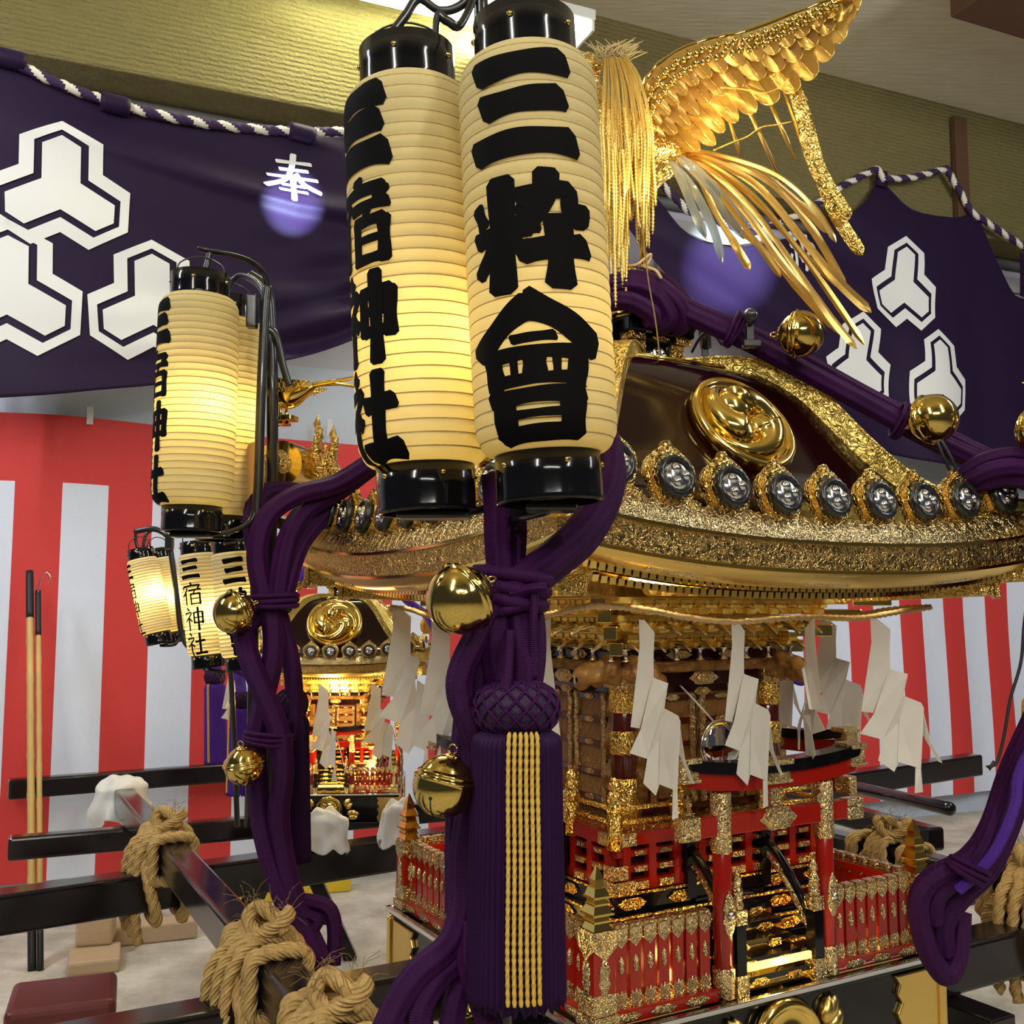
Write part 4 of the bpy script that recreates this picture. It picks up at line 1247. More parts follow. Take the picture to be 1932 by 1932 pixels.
    b = MB(); b.lathe([(0.085, Z(2.366)), (0.09, Z(2.38)), (0.075, Z(2.40)), (0.05, Z(2.42)), (0.055, Z(2.44)), (0.03, Z(2.46)), (0.0005, Z(2.465))], 28); b.build('lotus_dome', M_gold, top)
    return R


SHRINE = build_shrine()
# ---------------------------------------------------------------- paper lanterns
def make_lantern(top, bot, label, text, phi, R=0.100, capr=0.074, size=1.0, white=False, bulb=0.55, power=1.2, group=None, bold=1.0, charw=1.55, bz=0.5, seats=None, bphi=0.9, warm=(1.0, 0.74, 0.24)):
    a = at(*top); c = at(*bot); ax = a - c; H = ax.length; up = ax.normalized()
    view = (Vector((0, 0, EYE)) - (a + c) / 2); y = -(view - up * view.dot(up)).normalized(); x = y.cross(up)
    M = Matrix((x, y, up)).transposed().to_4x4(); M.translation = c
    E = empty('paper_lantern', M=M, label=label, cat='lantern', group=group)
    hc = 0.095 * H if not seats else seats; zb, zt = hc, H - hc * 0.95; hb = zt - zb
    nr = 31 if R > 0.09 else 27

    def rad(u):
        e = min(u, 1 - u)
        k = min(1, e / 0.085); base = capr * 0.97 + (R - capr * 0.97) * sqrt(max(0, 1 - (1 - k) ** 2.2))
        return base * (1 + 0.012 * sin(pi * u))
    prof = []
    for i in range(nr * 5 + 1):
        u = i / (nr * 5); rib = 0.5 - 0.5 * cos(2 * pi * u * nr); prof.append((rad(u) - 0.0013 * (1 - rib ** 0.6) * R / 0.1, zb + hb * u))
    b = MB(); b.lathe(prof, 48, 0, cap=False); b.build('paper_body', M_paper2 if white else M_paper, E)
    b = MB()
    for k in range(nr + 1):
        u = k / nr; r = rad(u) - 0.0012 * R / 0.1
        b.lathe([(r - .0010, zb + hb * u - 0.0009), (r + 0.0004, zb + hb * u - 0.0007), (r + .0004, zb + hb * u + 0.0007), (r - .0010, zb + hb * u + 0.0009)], 40, 0, cap=False)
    b.build('bamboo_hoops', M_rib, E)
    for nm, z0, z1, sg in (('bottom_cap', 0, hc + 0.004, 1), ('top_cap', H - hc, H, -1)):
        b = MB()
        b.lathe([(capr * .90, z0), (capr, z0), (capr * 1.02, z0 + 0.003), (capr * 1.005, z0 + 0.008), (capr, (z0 + z1) / 2), (capr, z1), (capr * 0.90, z1), (capr * 0.90, z0)], 48, 0, cap=False)
        zz = z0 + 0.006 if nm == 'bottom_cap' else z1 - 0.012
        b.lathe([(0.0005, zz), (capr * 0.93, zz), (capr * 0.93, zz + 0.004), (0.0005, zz + 0.004)], 32, 0)
        for k in range(5):
            aa = k * 2 * pi / 5 + (0.35 if sg > 0 else -0.25) - pi / 2
            b.lathe([(0.0045, 0), (0.0045, 0.001), (0.003, 0.0035), (0.0005, 0.004)], 10, 1, frame(Vector((capr * cos(aa), capr * sin(aa), z1 - hc * 0.30 if sg > 0 else z0 + hc * .62)), (0, 0, 1), (cos(aa), sin(aa), 0)))
        b.build(nm, [M_black, M_brass], E)
    b = MB(); b.tube(catmull([(-capr * .8, 0, H - 0.01), (-capr * .7, 0, H + 0.03), (0, 0, H + 0.05), (capr * .7, 0, H + 0.03), (capr * .8, 0, H - 0.01)], 5), 0.002, 6); b.build('hanger', M_blackr, E)
    n = len(text)
    if text:
        g = MB(); gap = hb * 0.018; hs = [(.30, 1.0), (.295, 1.02), (.35, 1.17)] if text == '三粋會' else [(1 / n * .93, .92)] * n
        zc = zt - hb * 0.04
        for ch, (fr_, wd) in zip(text, hs):
            hh = fr_ * hb * 0.965; cw = charw * R * wd
            def fn(px, py, k, zc=zc, hh=hh, cw=cw):
                z = zc - hh + py * hh * 0.97; u = max(0.0, min(1, (z - zb) / hb)); r = rad(u) + 0.0009 + 0.00012 * k
                th = phi + (px - 0.5) * cw / R
                return Vector((r * sin(th), -r * cos(th), z))
            letter(g, ch, fn, bold, nw=6); zc -= hh + gap
        g.build('lettering', M_ink, E)
    bp = Vector((R * bulb * sin(bphi), -R * bulb * cos(bphi), zb + hb * bz))
    g = MB(); g.lathe([(0.0005, -0.016), (0.011, -0.012), (0.015, 0), (0.010, 0.014), (0.006, 0.02), (0.006, 0.04)], 14, 0, T3(*bp)); g.build('bulb', M_bulb, E)
    point_light('lantern_glow', bp + Vector((0, 0, -0.03)), power, warm, 0.018, E)
    return E


GL = 'tall shrine lanterns'
make_lantern((988, 46, 1.42), (1038, 950, 1.42), 'tall front lantern with two large characters below three thick strokes, right of the pair', '三粋會', -0.10, bold=1.08, power=0.34, bz=0.35, bulb=0.3, bphi=2.5, group=GL)
make_lantern((767, 100, 1.53), (806, 968, 1.53), 'tall front lantern glowing yellow, its four characters at its left edge', '三宿神社', -0.92, bold=1.5, charw=1.3, power=1.1, bz=0.36, bulb=0.5, bphi=1.2, group=GL)
make_lantern((379, 520, 2.59), (361, 1004, 2.59), 'tall lit lantern at the left with black lettering along its left rim', '三宿神社', -1.33, bold=1.3, charw=1.3, power=1.3, bz=0.52, bulb=0.5, bphi=0.55, group=GL)
make_lantern((432, 566, 2.84), (421, 1020, 2.84), 'tall lit lantern mostly hidden behind another tall lantern and the black stand pole', '三粋會', 2.4, power=1.3, bz=0.55, bulb=0.4, group=GL)
GS = 'small lanterns of the rear shrine'
SW = dict(white=True, R=0.060, capr=0.050, bold=0.75, charw=1.2, group=GS, seats=0.042, power=1.7, bulb=0.62, warm=(1.0, 0.72, 0.25))
make_lantern((264, 1036, 4.05), (301, 1214, 4.05), 'small tilted white lantern leftmost of the low cluster, lettering on its left rim', '三宿神社', -1.35, bz=0.62, bphi=0.6, **SW)
make_lantern((298, 1036, 4.22), (332, 1212, 4.22), 'small tilted white lantern partly hidden behind the leftmost small one', '', 0, bz=0.55, bphi=0.5, **SW)
make_lantern((369, 1022, 3.36), (393, 1260, 3.36), 'small white lantern with four black characters below the tall left lantern', '三宿神社', -0.50, bz=0.50, bphi=0.85, **SW)
make_lantern((431, 1019, 3.20), (458, 1264, 3.20), 'small white lantern with three slanted strokes, its lower half behind a brass bell', '三粋會', 0.10, bz=0.5, bphi=-0.5, **SW)


def stand(label, pole, arms, r, extra=(), group='lantern stands'):
    E = empty('lantern_stand', at(*pole[0]), label=label, cat='lantern stand', group=group)
    loc = E.location.copy()
    def part(nm, b, m, **k):
        o = b.build(nm, m, E, **k); o.matrix_parent_inverse = Matrix.Translation(-loc); return o
    b = MB(); b.tube(catmull([at(*p) for p in pole], 6), r, 14); part('pole', b, M_blackr)
    for a in arms:
        b = MB(); b.tube(catmull([at(*p) for p in a], 7), r * 0.62, 10, flat=0.6); part('arm', b, M_blackr)
    for p, s in extra:
        b = MB(); b.box((0, 0, 0), s, M=frame(at(*p), (1, 0, 0), (0, 0, 1))); part('clamp', b, M_blackr, bevel=0.004)
    return E


stand('black stand pole between the two tall front lanterns with curved arms', [(948, 2420, 1.56), (952, 1500, 1.56), (955, 1000, 1.56), (930, 500, 1.58), (905, -40, 1.60)],
      [[(905, -30, 1.60), (870, 10, 1.58), (830, 20, 1.56), (790, -2, 1.54), (765, 30, 1.53), (740, 62, 1.52), (732, 70, 1.52)], [(905, -30, 1.60), (870, 45, 1.55), (845, 40, 1.54), (826, 30, 1.54), (822, 68, 1.53)],
       [(905, -35, 1.60), (930, -40, 1.52), (984, -30, 1.43)],
       [(950, 905, 1.57), (935, 945, 1.55), (905, 962, 1.54), (860, 966, 1.53), (790, 968, 1.53)], [(955, 985, 1.55), (985, 975, 1.48), (1035, 962, 1.43)]],
      0.012, [((958, 968, 1.55), (0.032, 0.04, 0.06)), ((820, 972, 1.53), (0.11, 0.05, 0.012)), ((1040, 958, 1.425), (0.07, 0.05, 0.012))])
stand('black stand pole right of the tall left lanterns with a hooked top', [(470, 1560, 2.72), (484, 1000, 2.72), (488, 900, 2.72), (492, 760, 2.72), (500, 590, 2.72), (504, 540, 2.72)],
      [[(504, 545, 2.72), (497, 515, 2.70), (470, 492, 2.66), (430, 480, 2.62), (396, 474, 2.6), (374, 470, 2.6)], [(396, 476, 2.6), (390, 500, 2.6), (384, 522, 2.59)],
       [(500, 560, 2.72), (480, 530, 2.78), (450, 520, 2.83), (432, 540, 2.84), (432, 566, 2.84)],
       [(486, 940, 2.72), (470, 985, 2.70), (430, 1004, 2.64), (385, 1008, 2.6), (362, 1006, 2.59)], [(486, 950, 2.72), (460, 1010, 2.8), (424, 1022, 2.84)]],
      0.013, [((476, 588, 2.70), (0.028, 0.03, 0.09)), ((362, 1010, 2.59), (0.10, 0.05, 0.012))])
stand('second black pole rising behind the gilt swallow on the left corner', [(505, 1560, 2.96), (512, 1000, 2.94), (514, 760, 2.92), (510, 600, 2.92), (500, 545, 2.92), (470, 520, 2.92)],
      [[(500, 620, 2.9), (520, 632, 2.9), (534, 690, 2.9), (546, 728, 2.9)]], 0.017)
stand('thin black stand arching over the tilted small lanterns', [(470, 1480, 4.0), (430, 1330, 4.02), (372, 1240, 4.05), (344, 1200, 4.05), (333, 1120, 4.05), (322, 1040, 4.05), (316, 1012, 4.05), (290, 998, 4.05), (254, 1003, 4.05)],
      [[(256, 1003, 4.05), (256, 1020, 4.05), (260, 1036, 4.05)], [(290, 999, 4.1), (276, 1008, 4.1), (270, 1030, 4.06)], [(340, 1200, 4.05), (330, 1216, 4.1), (302, 1218, 4.06)]], 0.011, [((320, 1022, 4.03), (0.03, 0.03, 0.06))])

stand('thin black stand between the two upright small lanterns', [(448, 1560, 3.5), (436, 1280, 3.42), (418, 1120, 3.36), (408, 1012, 3.36)],
      [[(408, 1014, 3.36), (390, 1008, 3.36), (369, 1020, 3.36)], [(408, 1014, 3.36), (420, 1006, 3.3), (431, 1018, 3.21)], [(436, 1262, 3.40), (415, 1268, 3.38), (393, 1262, 3.36)]], 0.009)

# ---------------------------------------------------------------- purple cords
def cord(label, strands, mat=M_purple, group='purple cords', bands=(), name='purple_cord'):
    o0 = at(*strands[0][0][0])
    E = empty(name, o0, label=label, cat='cord', group=group)
    for path, r in strands:
        P = resample(catmull([at(*p) for p in path], 10), 0.008)
        b = MB(); b.tube(P, r, 36, lobes=7, amp=0.075, twist=3.0)
        o = b.build('strand', mat, E); o.matrix_parent_inverse = Matrix.Translation(-o0)
    for (c, rad, th, ang) in bands:
        b = MB(); p = at(*c)
        for k in range(3):
            M = Matrix.Translation(p) @ Matrix.Rotation(radians(ang), 4, 'Y') @ T3(0, 0, (k - 1) * th * 1.6)
            b.tube([M @ Vector((rad * cos(q * pi / 14), rad * 0.72 * sin(q * pi / 14), 0.004 * sin(q * pi / 14 + k))) for q in range(28)], th, 10, closed=True)
        o = b.build('binding', mat, E); o.matrix_parent_inverse = Matrix.Translation(-o0)
    return E


cord('thick purple cord stretched down the right roof ridge under the bells',
     [([(1160, 548, 2.66), (1220, 545, 2.64), (1290, 590, 2.61), (1400, 640, 2.585), (1520, 702, 2.555), (1640, 766, 2.52), (1760, 830, 2.49), (1870, 880, 2.45), (1990, 925, 2.41)], 0.024),
      ([(1160, 530, 2.68), (1230, 535, 2.66), (1300, 582, 2.64), (1400, 624, 2.61), (1520, 684, 2.58), (1640, 750, 2.55), (1760, 812, 2.52), (1870, 866, 2.48), (1990, 905, 2.44)], 0.022)],
     bands=(((1385, 622, 2.58), 0.046, 0.005, -60), ((1700, 795, 2.50), 0.044, 0.005, -60)))
cord('purple cord looped round the black platform below the gilt bird',
     [([(1130, 560, 2.62), (1190, 540, 2.58), (1240, 560, 2.58), (1262, 600, 2.6), (1240, 616, 2.62)], 0.026), ([(1140, 540, 2.60), (1210, 528, 2.58), (1270, 565, 2.59), (1288, 606, 2.62), (1270, 618, 2.64)], 0.026),
      ([(1130, 545, 2.8), (1200, 520, 2.82), (1260, 540, 2.80), (1300, 590, 2.76)], 0.024), ([(1085, 560, 2.62), (1120, 575, 2.56), (1180, 568, 2.55), (1225, 590, 2.56), (1230, 612, 2.58)], 0.024)])
cord('purple cord wound round the right roof corner at the picture edge',
     [([(1990, 900, 2.38), (1930, 862, 2.36), (1870, 866, 2.37), (1828, 888, 2.40), (1822, 905, 2.44)], 0.020), ([(1990, 925, 2.36), (1930, 884, 2.33), (1880, 884, 2.34), (1842, 900, 2.37), (1828, 912, 2.42)], 0.020),
      ([(2000, 950, 2.34), (1950, 912, 2.34), (1895, 902, 2.36), (1850, 912, 2.38), (1832, 916, 2.42)], 0.020)])
# left corner
cord('purple cords draped over the left roof corner and hanging past the tall left lanterns',
     [([(1130, 572, 2.66), (1010, 655, 2.72), (880, 748, 2.80), (760, 832, 2.86), (700, 872, 2.84), (630, 915, 2.80), (560, 935, 2.74), (505, 975, 2.70), (485, 1040, 2.67), (494, 1110, 2.65), (512, 1160, 2.64)], 0.026),
      ([(1120, 590, 2.70), (1000, 668, 2.76), (880, 756, 2.84), (760, 838, 2.90), (700, 880, 2.88), (640, 925, 2.85), (580, 960, 2.79), (545, 1010, 2.72), (528, 1080, 2.67), (522, 1150, 2.64)], 0.027),
      ([(625, 905, 2.90), (632, 940, 2.88), (600, 985, 2.84), (566, 1030, 2.76), (545, 1090, 2.69), (532, 1150, 2.65)], 0.024),
      ([(600, 940, 2.94), (540, 925, 2.90), (490, 935, 2.82), (476, 990, 2.74), (488, 1060, 2.70), (500, 1130, 2.66)], 0.024),
      ([(512, 1150, 2.64), (516, 1230, 2.63), (500, 1310, 2.62), (484, 1390, 2.62), (486, 1470, 2.62), (496, 1560, 2.61), (520, 1650, 2.60), (556, 1740, 2.58), (596, 1815, 2.56)], 0.026),
      ([(456, 1178, 2.62), (470, 1240, 2.60), (498, 1310, 2.59), (526, 1380, 2.59), (534, 1460, 2.59), (526, 1540, 2.60), (540, 1640, 2.60), (574, 1740, 2.59), (612, 1825, 2.56)], 0.026),
      ([(524, 1150, 2.66), (548, 1240, 2.68), (556, 1320, 2.70), (552, 1400, 2.70)], 0.022),
      ([(500, 1160, 2.66), (470, 1180, 2.63), (450, 1200, 2.62)], 0.018),
      ([(560, 1700, 2.60), (590, 1702, 2.60), (622, 1716, 2.60), (632, 1760, 2.60), (628, 1822, 2.59)], 0.018),
      ([(566, 1722, 2.58), (600, 1740, 2.58), (560, 1790, 2.57), (566, 1830, 2.56)], 0.013)],
     bands=(((516, 1134, 2.64), 0.060, 0.007, 0), ((506, 1392, 2.60), 0.058, 0.006, 8)))
# near corner
cord('thick purple cords gathered behind the front lanterns and falling beside the large tassel',
     [([(1135, 575, 2.58), (1112, 640, 2.25), (1090, 705, 1.95), (1098, 760, 1.76), (1128, 805, 1.66), (1148, 860, 1.63), (1140, 930, 1.58), (1098, 1000, 1.54), (1040, 1052, 1.51), (985, 1095, 1.49), (955, 1125, 1.48)], 0.024),
      ([(1140, 590, 2.56), (1118, 655, 2.25), (1098, 720, 1.98), (1108, 775, 1.80), (1140, 822, 1.69), (1160, 880, 1.66), (1150, 950, 1.61), (1110, 1020, 1.57), (1050, 1072, 1.54), (1000, 1110, 1.52), (965, 1140, 1.50)], 0.017),
      ([(935, 900, 1.55), (940, 960, 1.535), (942, 1030, 1.52), (950, 1110, 1.50)], 0.022),
      ([(968, 900, 1.57), (972, 960, 1.56), (972, 1030, 1.54), (962, 1110, 1.51)], 0.016),
      ([(945, 1105, 1.475), (935, 1170, 1.465), (938, 1240, 1.46), (950, 1300, 1.46)], 0.022),
      ([(972, 1105, 1.48), (978, 1170, 1.47), (984, 1240, 1.465), (984, 1300, 1.46)], 0.022),
      ([(990, 1110, 1.50), (1006, 1170, 1.50), (1008, 1240, 1.49), (1000, 1300, 1.48)], 0.016),
      ([(940, 1115, 1.46), (905, 1190, 1.45), (872, 1260, 1.45), (868, 1310, 1.455), (888, 1370, 1.46), (900, 1420, 1.47), (890, 1500, 1.48), (876, 1600, 1.49), (874, 1700, 1.49), (850, 1780, 1.47), (790, 1835, 1.45), (752, 1890, 1.44), (720, 1960, 1.43)], 0.0185),
      ([(950, 1120, 1.48), (922, 1190, 1.475), (902, 1260, 1.475), (898, 1320, 1.48), (908, 1400, 1.485), (898, 1500, 1.50), (890, 1600, 1.505), (890, 1700, 1.50), (872, 1790, 1.48), (820, 1850, 1.46), (790, 1910, 1.45), (800, 1970, 1.45)], 0.0185),
      ([(930, 1130, 1.50), (890, 1220, 1.49), (884, 1300, 1.50), (874, 1400, 1.51), (866, 1500, 1.52), (862, 1620, 1.53), (866, 1740, 1.52), (880, 1820, 1.49), (860, 1890, 1.47), (850, 1960, 1.46)], 0.017),
      ([(885, 1740, 1.48), (886, 1820, 1.46), (905, 1880, 1.45), (930, 1950, 1.44)], 0.017)],
     bands=(((962, 1108, 1.48), 0.052, 0.010, 12), ((956, 1128, 1.478), 0.048, 0.008, -14)))
cord('thin purple string ending in a stub beside the large brass bell', [([(960, 1120, 1.44), (990, 1112, 1.44), (1016, 1108, 1.43), (1032, 1108, 1.43)], 0.0065), ([(1010, 1110, 1.44), (1006, 1170, 1.44), (1004, 1240, 1.45), (1008, 1285, 1.45)], 0.0055),
      ([(960, 1190, 1.42), (957, 1260, 1.41), (952, 1320, 1.40), (955, 1375, 1.40)], 0.0075)])
# right side, hanging in from beyond the picture edge
cord('purple cords hanging in from the right edge over the rope lashing',
     [([(1990, 925, 2.41), (2020, 990, 2.38), (2030, 1090, 2.33), (2010, 1200, 2.30), (1960, 1330, 2.28), (1906, 1450, 2.26), (1868, 1560, 2.25), (1826, 1620, 2.24), (1762, 1655, 2.24), (1736, 1690, 2.25), (1736, 1740, 2.26), (1756, 1806, 2.27), (1786, 1840, 2.28), (1806, 1800, 2.30), (1812, 1720, 2.31)], 0.022),
      ([(1990, 905, 2.44), (2030, 1000, 2.40), (2042, 1110, 2.36), (2020, 1230, 2.34), (1970, 1380, 2.32), (1926, 1480, 2.30), (1900, 1560, 2.29), (1862, 1640, 2.28), (1812, 1690, 2.28), (1780, 1740, 2.29), (1782, 1800, 2.30)], 0.024),
      ([(2000, 950, 2.35), (2012, 1080, 2.31), (2016, 1180, 2.29), (2000, 1290, 2.27), (1935, 1400, 2.25), (1890, 1500, 2.24), (1856, 1590, 2.23), (1812, 1650, 2.24), (1770, 1690, 2.25), (1760, 1740, 2.27)], 0.018)],
     bands=(((1826, 1640, 2.22), 0.04, 0.006, 30),))
cord('bright violet cord showing under the right hanging cords',
     [([(2020, 1180, 2.22), (1990, 1330, 2.20), (1926, 1450, 2.19), (1914, 1520, 2.19), (1880, 1600, 2.20), (1840, 1650, 2.21), (1806, 1680, 2.22)], 0.011)], M_purple2)

# ---------------------------------------------------------------- tassels
def tassel(top, bot, label, rx, gold=6, goldphi=0.35, group='purple tassels', mat=M_tassel, spread=0.30, head=0.17):
    a = at(*top); c = at(*bot); ax = a - c; H = ax.length; up = ax.normalized()
    view = (Vector((0, 0, EYE)) - (a + c) / 2); y = -(view - up * view.dot(up)).normalized(); x = y.cross(up)
    M = Matrix((x, y, up)).transposed().to_4x4(); M.translation = a
    E = empty('tassel', M=M, label=label, cat='tassel', group=group)
    hh = H * head
    b = MB(); n = 44
    prof = [(rx * .35, 0.0), (rx * .55, -hh * .05), (rx * .78, -hh * .18), (rx * .88, -hh * .38), (rx * .90, -hh * .58), (rx * .82, -hh * .80), (rx * .64, -hh * .98)]
    b.lathe(prof, n); hd = b.build('head', M_net, E)
    # knotted net over the head
    g = MB()
    for sg in (-1, 1):
        for k in range(14):
            path = []
            for q in range(17):
                u = q / 16; i = u * (len(prof) - 1); j = min(int(i), len(prof) - 2); f_ = i - j
                r = prof[j][0] * (1 - f_) + prof[j + 1][0] * f_; z = prof[j][1] * (1 - f_) + prof[j + 1][1] * f_
                aa = 2 * pi * k / 14 + sg * u * 1.5; path.append((1.03 * r * cos(aa), 1.03 * r * sin(aa), z))
            g.tube(path, rx * 0.035, 6)
    g.build('net', M_purple, E)
    b = MB(); P = [(0, 0, -hh * .92), (0, 0, -hh * 1.05), (0, 0, -hh * 1.5), (0, 0, -H * .6), (0, 0, -H * .9), (0, 0, -H)]
    rr = [rx * .66, rx * .86, rx * .95, rx, rx * 1.02, rx * 1.03]
    v = []; N_ = 240; f = []; uv = []; zs = [i / 40 for i in range(41)]
    for u in zs:
        z = -hh * .92 - (H - hh * .92) * u; r = rx * (0.66 + 0.26 * min(1, (u / 0.035)) ** 0.6 + 0.09 * u)
        for k in range(N_):
            aa = 2 * pi * k / N_; rr_ = r * (1 + 0.034 * cos(aa * 48) + 0.006 * cos(aa * 7 + u * 3)); v.append((rr_ * cos(aa), rr_ * sin(aa), z - (0.01 * (0.5 + 0.5 * sin(aa * 31 + 1)) * rx / .06 if u == 1 else 0)))
    for i in range(40):
        for k in range(N_):
            k2 = (k + 1) % N_; f.append((i * N_ + k, (i + 1) * N_ + k, (i + 1) * N_ + k2, i * N_ + k2)); uv.append(((k / N_, zs[i] * H), (k / N_, zs[i + 1] * H), ((k + 1) / N_, zs[i + 1] * H), ((k + 1) / N_, zs[i] * H)))
    f.append(tuple(range(40 * N_, 41 * N_))[::-1]); uv.append(None)
    b.add(v, f, 0, True, None, uv); b.build('fringe', mat, E)
    for k in range(gold):
        th = goldphi + (k - gold / 2) * 0.122; q = MB()
        path = [Vector((rx * kx * sin(th + d * kx), -rx * kx * cos(th + d * kx), -hh * 0.92 - (H * 0.985 - hh * 0.92) * u)) for u, kx, d in ((0, .90, 0.02), (.03, .98, 0.01), (.2, 1.0, .0), (.5, 1.03, .01), (.8, 1.055, .0), (1.0, 1.06, .01))]
        q.tube(resample(catmull(path, 6), 0.004), rx * 0.042, 8, lobes=2, amp=0.22, twist=2 * pi / (rx * 0.16)); q.build('gold_strand', M_goldcord, E)
    return E


tassel((974, 1285, 1.44), (974, 1872, 1.44), 'large purple tassel with a netted head and gold strands in the foreground', 0.0655, 6, 0.20)
tassel((550, 1300, 2.72), (552, 1622, 2.72), 'purple tassel behind the twisted cords left of the shrine', 0.046, 0, 0.2)
tassel((405, 1262, 3.95), (408, 1438, 3.95), 'small purple tassel with a gold edge farthest left, before the red curtain', 0.042, 2, -0.6, mat=M_purple2)
tassel((456, 1305, 3.60), (452, 1496, 3.60), 'small purple tassel with a gold edge left of the twisted cords', 0.044, 2, -1.1, mat=M_purple2)
tassel((1985, 1270, 2.35), (1985, 1500, 2.35), 'purple tassel with gold strands cut by the right picture edge', 0.060, 6, -1.2, head=0.25)

# ---------------------------------------------------------------- brass bells
def make_bell():
    E = empty('brass_bell')
    b = MB(); prof = []
    for q in range(73):
        a = -pi / 2 + pi * q / 72; r = cos(a); z = sin(a)
        e = math.exp(-((z - 0.36) / 0.05) ** 2) * 0.10 + math.exp(-((z - 0.20) / 0.05) ** 2) * 0.12
        prof.append((max(0.0006, r * (1.0 + (0.02 if z < .2 else -0.03)) + e), z * (1.02 if z < 0 else 0.98)))
    b.lathe(prof, 56); body = b.build('bell_body', M_brass, E)
    b = MB()
    for a in (-1, 1):
        b.tube([Vector((sin(t) * 0.0, cos(t) * 1.012, sin(t) * 1.03)) * 1.0 for t in [radians(-90 + a * (k * 8)) for k in range(9)]], 0.024, 8, flat=1.0)
    for s_ in (-1, 1):
        t = radians(-90 + s_ * 66); b.lathe([(0.0005, 0.0), (0.06, 0.0), (0.06, 0.02), (0.0005, 0.022)], 14, 0, frame(Vector((0, cos(t) * 1.008, sin(t) * 1.025)), (1, 0, 0), (0, cos(t), sin(t))))
    b.build('slit', M_dark, E)
    b = MB(); b.lathe([(0.16, 0.90), (0.30, 0.93), (0.33, 0.955), (0.24, 0.975), (0.14, 1.02), (0.11, 1.06), (0.0005, 1.08)], 40, 0, None, True, 12, 0.10); b.build('crown', M_brass, E)
    b = MB(); b.tube([Vector((0.15 * cos(q * pi / 9), 0.02, 1.17 + 0.15 * sin(q * pi / 9))) for q in range(18)], 0.035, 10, closed=True); b.build('hanging_ring', M_brass, E)
    return E


proto_bell = make_bell()
BELLS = [((869, 1130, 1.40), 65, (0.72, 0.50, 0.45), 'large brass bell tied to the knot of thick purple cords in the centre'),
         ((838, 1482, 1.43), 57, (0.22, 0.95, 0.1), 'brass bell with a raised rim hanging left of the large tassel'),
         ((442, 1155, 2.56), 39, (0.75, 0.42, 0.5), 'brass bell over the small lanterns below the left roof corner'),
         ((461, 1444, 2.52), 36, (-0.12, 0.95, -0.25), 'brass bell low on the left cords above the white cloth'),
         ((1511, 630, 2.46), 44, (-0.85, 0.1, 0.4), 'upper brass bell on the right roof ridge cord'),
         ((1760, 790, 2.40), 46, (-0.55, -0.15, 0.82), 'lower brass bell on the right roof ridge cord'),
         ((1963, 812, 2.34), 46, (-0.3, 0.2, 0.9), 'brass bell cut by the right picture edge'),
         ((555, 1101, 3.92), 17, (0.3, 0.6, 0.4), 'tiny brass bell on the violet cord of the rear shrine'),
         ((816, 1110, 3.9), 15, (0.3, 0.6, 0.4), 'tiny brass bell half hidden behind the large bell'),
         ((1465, 1217, 4.4), 9, (0.2, 0.7, 0.2), 'tiny brass bell seen behind the right side of the hall')]
for i, (p, rpx, axv, lab) in enumerate(BELLS):
    o = proto_bell if i == 0 else copy_tree(proto_bell)
    r = rpx / F * p[2]
    axw = Vector((axv[0], axv[2], axv[1])).normalized()
    o.matrix_world = frame(at(*p), Vector((1, -0.3, 0.1)), axw) @ Matrix.Scale(r, 4)
    tag(o, lab, 'bell', 'brass bells')

# ---------------------------------------------------------------- sacred rope and paper streamers
pts = []
cr = 0.50
for (x0, y0, x1, y1) in ((-cr, cr, -cr, -cr), (-cr, -cr, cr, -cr), (cr, -cr, cr, cr), (cr, cr, -cr, cr)):
    for q in range(8):
        u = q / 8; pts.append(sh(x0 + (x1 - x0) * u, y0 + (y1 - y0) * u, 1.606 - 0.030 * sin(pi * u) + 0.006 * sin(u * 14)))
P = resample(catmull(pts, 6, True), 0.006)
b = MB(); b.tube(P, 0.0062, 10, lobes=2, amp=0.24, twist=2 * pi / 0.018, closed=True)
tag(b.build('straw_rope', M_shime), 'thin twisted straw rope strung round the shrine below the brackets', 'rope')
for x, y, nm in ((cr, -cr, 'corner'), (-cr, cr, 'corner')):
    pass


def make_shide():
    b = MB(); k = 0.000325
    def poly(zs):
        v = [((p[0] - 800) * k * 1.0, p[2] if len(p) > 2 else 0.0, -(p[1] - 380) * k) for p in zs]
        b.add(v, [tuple(range(len(v)))], 0, False)
    poly([(770, 380, 0), (800, 385, .002), (855, 460, .012), (850, 600, .014), (772, 550, 0)])
    poly([(772, 550, 0), (850, 600, .014), (850, 740, .016), (775, 1055, .012), (720, 1040, -.004)])
    poly([(850, 740, .016), (775, 1055, .012), (770, 1050, .020), (830, 760, .026)])
    poly([(846, 742, .014), (915, 775, .0), (892, 930, -.002), (808, 1240, .008), (710, 1195, -.010), (775, 1055, .004)])
    poly([(892, 930, -.002), (808, 1240, .008), (785, 1385, .004), (850, 1465, .010), (872, 1400, .016), (886, 1100, .018)])
    poly([(890, 925, .012), (962, 975, -.002), (972, 1010, -.004), (955, 1440, .004), (930, 1425, .006), (866, 1395, .012), (880, 1120, .014)])
    poly([(968, 1010, .0), (1000, 1250, .010), (1042, 1395, .006), (1030, 1390, .012), (972, 1200, .020)])
    poly([(955, 1440, .004), (962, 1600, .010), (925, 1605, .0), (935, 1430, .008)])
    return b.build('paper_streamer', M_shide, solid=0.0006)


